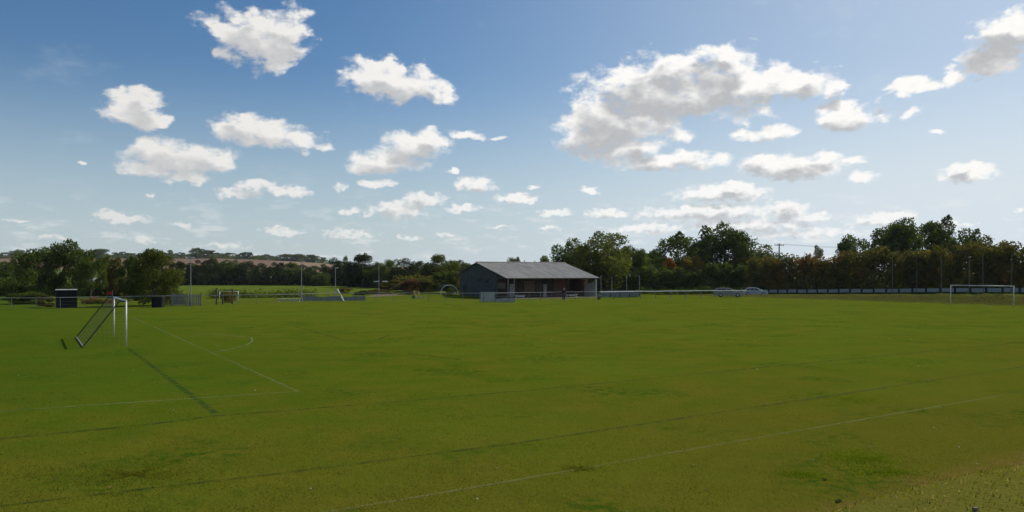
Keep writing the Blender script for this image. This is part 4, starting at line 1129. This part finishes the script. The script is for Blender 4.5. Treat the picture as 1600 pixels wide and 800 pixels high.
lamp_column(592, 413, 141, 'lamp mast carrying two broad white heads halfway up', 2, zat(440, 141))
p = gnd(537.5, 471.2); mb = MB(); q = at(527, p.y, zat(452, p.y))
e = empty('leaning_pole', p, 0, 'thick white pole leaning left against the rail', 'pole')
MB().tube([(0, 0, 0), q-p], .10, 10).build('shaft', M_white, e)
MB().tube([(0, 0, -.03), Vector((0, 0, 0)).lerp(q-p, .04)], .14, 10).build('foot', M_greysteel, e)

# ------------------------------------------------------------------ things left of the pitch
p = at(104, 87.4); e = empty('shelter', p, R(30), 'black sheeted box shelter with a pale top edge behind the rail', 'shelter')
MB().box(-1.05, 1.05, -.0, 1.3, 0, 2.02).build('sheet_panel', M_navy, e, bevel=.02)
MB().prism([(-.06, 2.023), (1.36, 2.023), (1.36, 2.12), (-.06, 2.09)], 'x', -1.09, 1.09).build('roof', M_offwhite, e)
for x in (-1.03, 1.03): MB().box(x-.04, x+.04, -.05, -.003, 0, 2.02).build('corner_post', M_black, e)
p = gnd(247, 480.2); e = empty('compost_bin', p, .1, 'square dark bin at the foot of the round tree', 'bin')
MB().prism([(-.54, 0), (.54, 0), (.60, 1.16), (-.60, 1.16)], 'y', -.5, .5).build('bin_body', M_navy, e, bevel=.02)
MB().box(-.64, .64, -.55, .55, 1.163, 1.24).build('lid', M_black, e, bevel=.02)
p = gnd(268, 478.2); e = empty('palisade_fence', p, .02, 'short run of blue-grey palisade with upright pales beside the tall lamp column', 'fence')
M_pal = plain('blue_grey_pale', (.15, .165, .185), .6, var=.2)
for i in range(17):
    x = i*.215; h = 1.5+(.05*math.sin(i*2.1))
    MB().prism([(x-.055, .05), (x+.055, .05), (x+.055, h-.08), (x, h), (x-.055, h-.08)], 'y', -.012, .012).build('pale', M_pal, e)
for z in (.35, 1.15): MB().box(-.1, 3.55, .02, .06, z-.03, z+.03).build('cross_rail', M_pal, e)
for x in (.0, 1.72, 3.45): MB().box(x-.05, x+.05, .062, .16, -.1, 1.55).build('post', M_timber, e)
p = at(343, 99); goal_frame('small_goal', p, 0, 'small white practice goal frame behind the rail', W=2.4, H=1.62, r=.03, net=False, group='practice goals')
for i, (px, Y, top) in enumerate([(338,97,450.5),(348,97.5,457),(363,98,452)]):
    p = at(px, Y); h = zat(top, Y); e = empty('timber_post', p, 0, ['dark timber post left of the small goal','short dark timber post inside the small goal frame','dark timber post near the right side of the small goal'][i], 'post', 'dark timber posts')
    MB().box(-.07, .07, -.07, .07, -.1, h).build('shaft', M_timber, e); MB().prism([(-.08, h+.002), (.08, h+.002), (0, h+.07)], 'y', -.08, .08).build('cap', M_timber, e)
tree('bush', 'bush', 10, 'yellow', 358, 455.5, 26, 104, 'orange-yellow bush seen through the small goal frame', 'bush', trunk=False)
p = gnd(474, 471.0); e = empty('panel_fence', p, .16, 'dull blue-grey panel fence right of the middle lamp column', 'fence')
for i in range(5): MB().box(.06+i*1.7, 1.64+i*1.7, -.02, .02, .10, .72-.10*(i % 2)).build('panel', M_greysteel, e)
for i in range(6): MB().box(-.05+i*1.7, .05+i*1.7, -.05, .05, -.1, 1.02).build('post', M_greysteel, e)
# sheds half hidden among the trees
p = at(147, 137); e = empty('garden_shed', p, .35, 'small pale-roofed shed half hidden between the trees behind the flag', 'shed')
MB().box(-1.0, 1.0, -.8, .8, 0, 2.3).build('wall', plain('shed_boards', (.16, .12, .095), .8), e)
MB().prism([(-1.0, 2.303), (1.0, 2.303), (0, 3.05)], 'x', -1.15, 1.15).build('roof', M_offwhite, e)
MB().box(-.4, .4, -.84, -.803, .0, 1.9).build('door', M_timber, e)
# flower beds behind the rail
def flowers(px0, px1, Y, mat, n, seed, lab):
    rng = np.random.default_rng(seed); X0, X1 = at(px0, Y).x, at(px1, Y).x
    X = rng.uniform(X0, X1, n); YY = Y+rng.uniform(-.6, .6, n); Z = rng.uniform(.05, 1, n)**.7*(.75+.25*np.sin(X*2.2)); 
    v, q = leaf_quads(rng, np.stack([X, YY, Z], 1), rng.normal(size=(n, 3)), .13)
    v2, q2 = leaf_quads(rng, np.stack([rng.uniform(X0, X1, n), Y+rng.uniform(-.6, .6, n), rng.uniform(.03, .6, n)], 1), rng.normal(size=(n, 3)), .16)
    o = link('flower_bed', mesh_np('flower_bed', np.concatenate([v, v2]), np.concatenate([q, q2+len(v)]), [mat, LEAF['mid']], np.repeat([0, 1], n)))
    tag(o, lab, 'flowers', None, 'stuff')
flowers(128, 150, 99, leaf_mat('dusky_red_petal', (.16, .03, .03), (.36, .08, .06), .3), 420, 1, 'dusky red flowers in the bed right of the black shelter')
flowers(150, 161, 98.6, LEAF['yellow'], 260, 2, 'yellow flowers in the middle of the bed behind the goal')
flowers(160, 182, 99.3, leaf_mat('bright_red_petal', (.25, .03, .03), (.45, .12, .07), .3), 300, 3, 'red flowers at the right end of the bed behind the goal net')

# ------------------------------------------------------------------ allotment corner left of the clubhouse
soil = MB(); x0, x1 = at(570, 131).x, at(655, 131).x
nn = 24; rng = np.random.default_rng(4)
sv = []; 
for j in range(7):
    for i in range(nn+1):
        X = x0+(x1-x0)*i/nn; Y = 128+j*2.4; ed = min(i, nn-i, 2*j, 2*(6-j))/3
        sv.append((X, Y, float(terrain(np.array([X]), np.array([Y]))[0])-.03+min(ed, 1)*(.12+.10*rng.random())))
soil.add(sv, [(j*(nn+1)+i, j*(nn+1)+i+1, (j+1)*(nn+1)+i+1, (j+1)*(nn+1)+i) for j in range(6) for i in range(nn)])
tag(soil.build('soil', plain('bare_earth', (.11, .075, .048), .95, var=.4, scale=1), recalc=False), kind='structure')
def cone(px, Y, lab):
    e = empty('traffic_cone', on(at(px, Y)), 0, lab, 'cone', 'orange cones by the allotment')
    MB().box(-.2, .2, -.2, .2, 0, .04).build('base', M_black, e)
    MB().tube([(0, 0, .04), (0, 0, .58), (0, 0, .60)], [.17, .06, .03], 14).build('cone_body', M_orange, e)
    MB().tube([(0, 0, .27), (0, 0, .40)], [.126, .096], 14).build('stripe', M_white, e)
cone(647.5, 127.5, 'orange cone above the green box by the allotment'); cone(654, 127.8, 'orange cone above the grey trough by the allotment')
p = on(at(646, 118.5)); e = empty('plastic_box', p, .1, 'small green box on the grass below an orange cone', 'box')
MB().prism([(-.2, 0), (.2, 0), (.23, .42), (-.23, .42)], 'y', -.2, .2).build('box_body', M_greenbin, e, bevel=.01); MB().box(-.26, .26, -.24, .24, .423, .47).build('lid', M_greenbin, e, bevel=.01)
p = on(at(657, 119.5)); e = empty('water_trough', p, .05, 'low grey trough right of the small green box', 'trough')
MB().prism([(-.62, .05), (.62, .05), (.70, .42), (.62, .42), (.56, .12), (-.56, .12), (-.62, .42), (-.70, .42)], 'y', -.25, .25).build('basin', M_galv, e)
for x in (-.45, .45): MB().box(x-.06, x+.06, -.22, .22, -.02, .048).build('foot', M_concrete, e)
p = on(at(702, 126)); e = empty('polytunnel_frame', p, .35, 'bare white hoop frame arching beside the clubhouse gable', 'frame')
for k in range(3):
    pts = [Vector((1.45*math.cos(PI*i/16), k*1.4, 1.55*math.sin(PI*i/16)**.8 if 0 < i < 16 else -.05)) for i in range(17)]
    MB().tube(pts, .045 if k == 0 else .022, 8).build('hoop', M_white if k == 0 else M_galv, e)
MB().tube([(0, 0, 1.55), (0, 2.8, 1.55)], .03, 6).build('ridge_pole', M_galv, e)
MB().box(-1.9, -1.5, .2, 2.6, 0, .18).build('bed_edge', M_timber, e)

# ------------------------------------------------------------------ air and render settings
S.view_settings.view_transform = 'Standard'; S.view_settings.look = 'None'
S.view_settings.exposure = 0; S.view_settings.gamma = 1; S.view_settings.use_curve_mapping = False
S.render.engine = 'CYCLES'
S.cycles.use_denoising = True; S.cycles.max_bounces = 6; S.cycles.diffuse_bounces = 3; S.cycles.glossy_bounces = 2; S.cycles.transmission_bounces = 3
S.cycles.transparent_max_bounces = 8; S.cycles.volume_bounces = 0; S.cycles.caustics_reflective = False; S.cycles.caustics_refractive = False
S.cycles.sample_clamp_indirect = 4
haze = MB().box(-1560, 1560, -140, 2040, -28, 60).build('haze', None or bpy.data.materials.new('air'))
hm = haze.data.materials[0]; hm.use_nodes = True; hm.node_tree.nodes.clear(); ht = NT(hm.node_tree)
hv = ht.n('ShaderNodeVolumePrincipled', ins={'Color': (.86, .92, 1, 1), 'Density': .00006, 'Anisotropy': .2})
ho = ht.n('ShaderNodeOutputMaterial'); ht.set(ho, 'Volume', hv.outputs[0])
tag(haze, 'thin summer haze lying over the fields and the far hill', 'haze', kind='stuff')
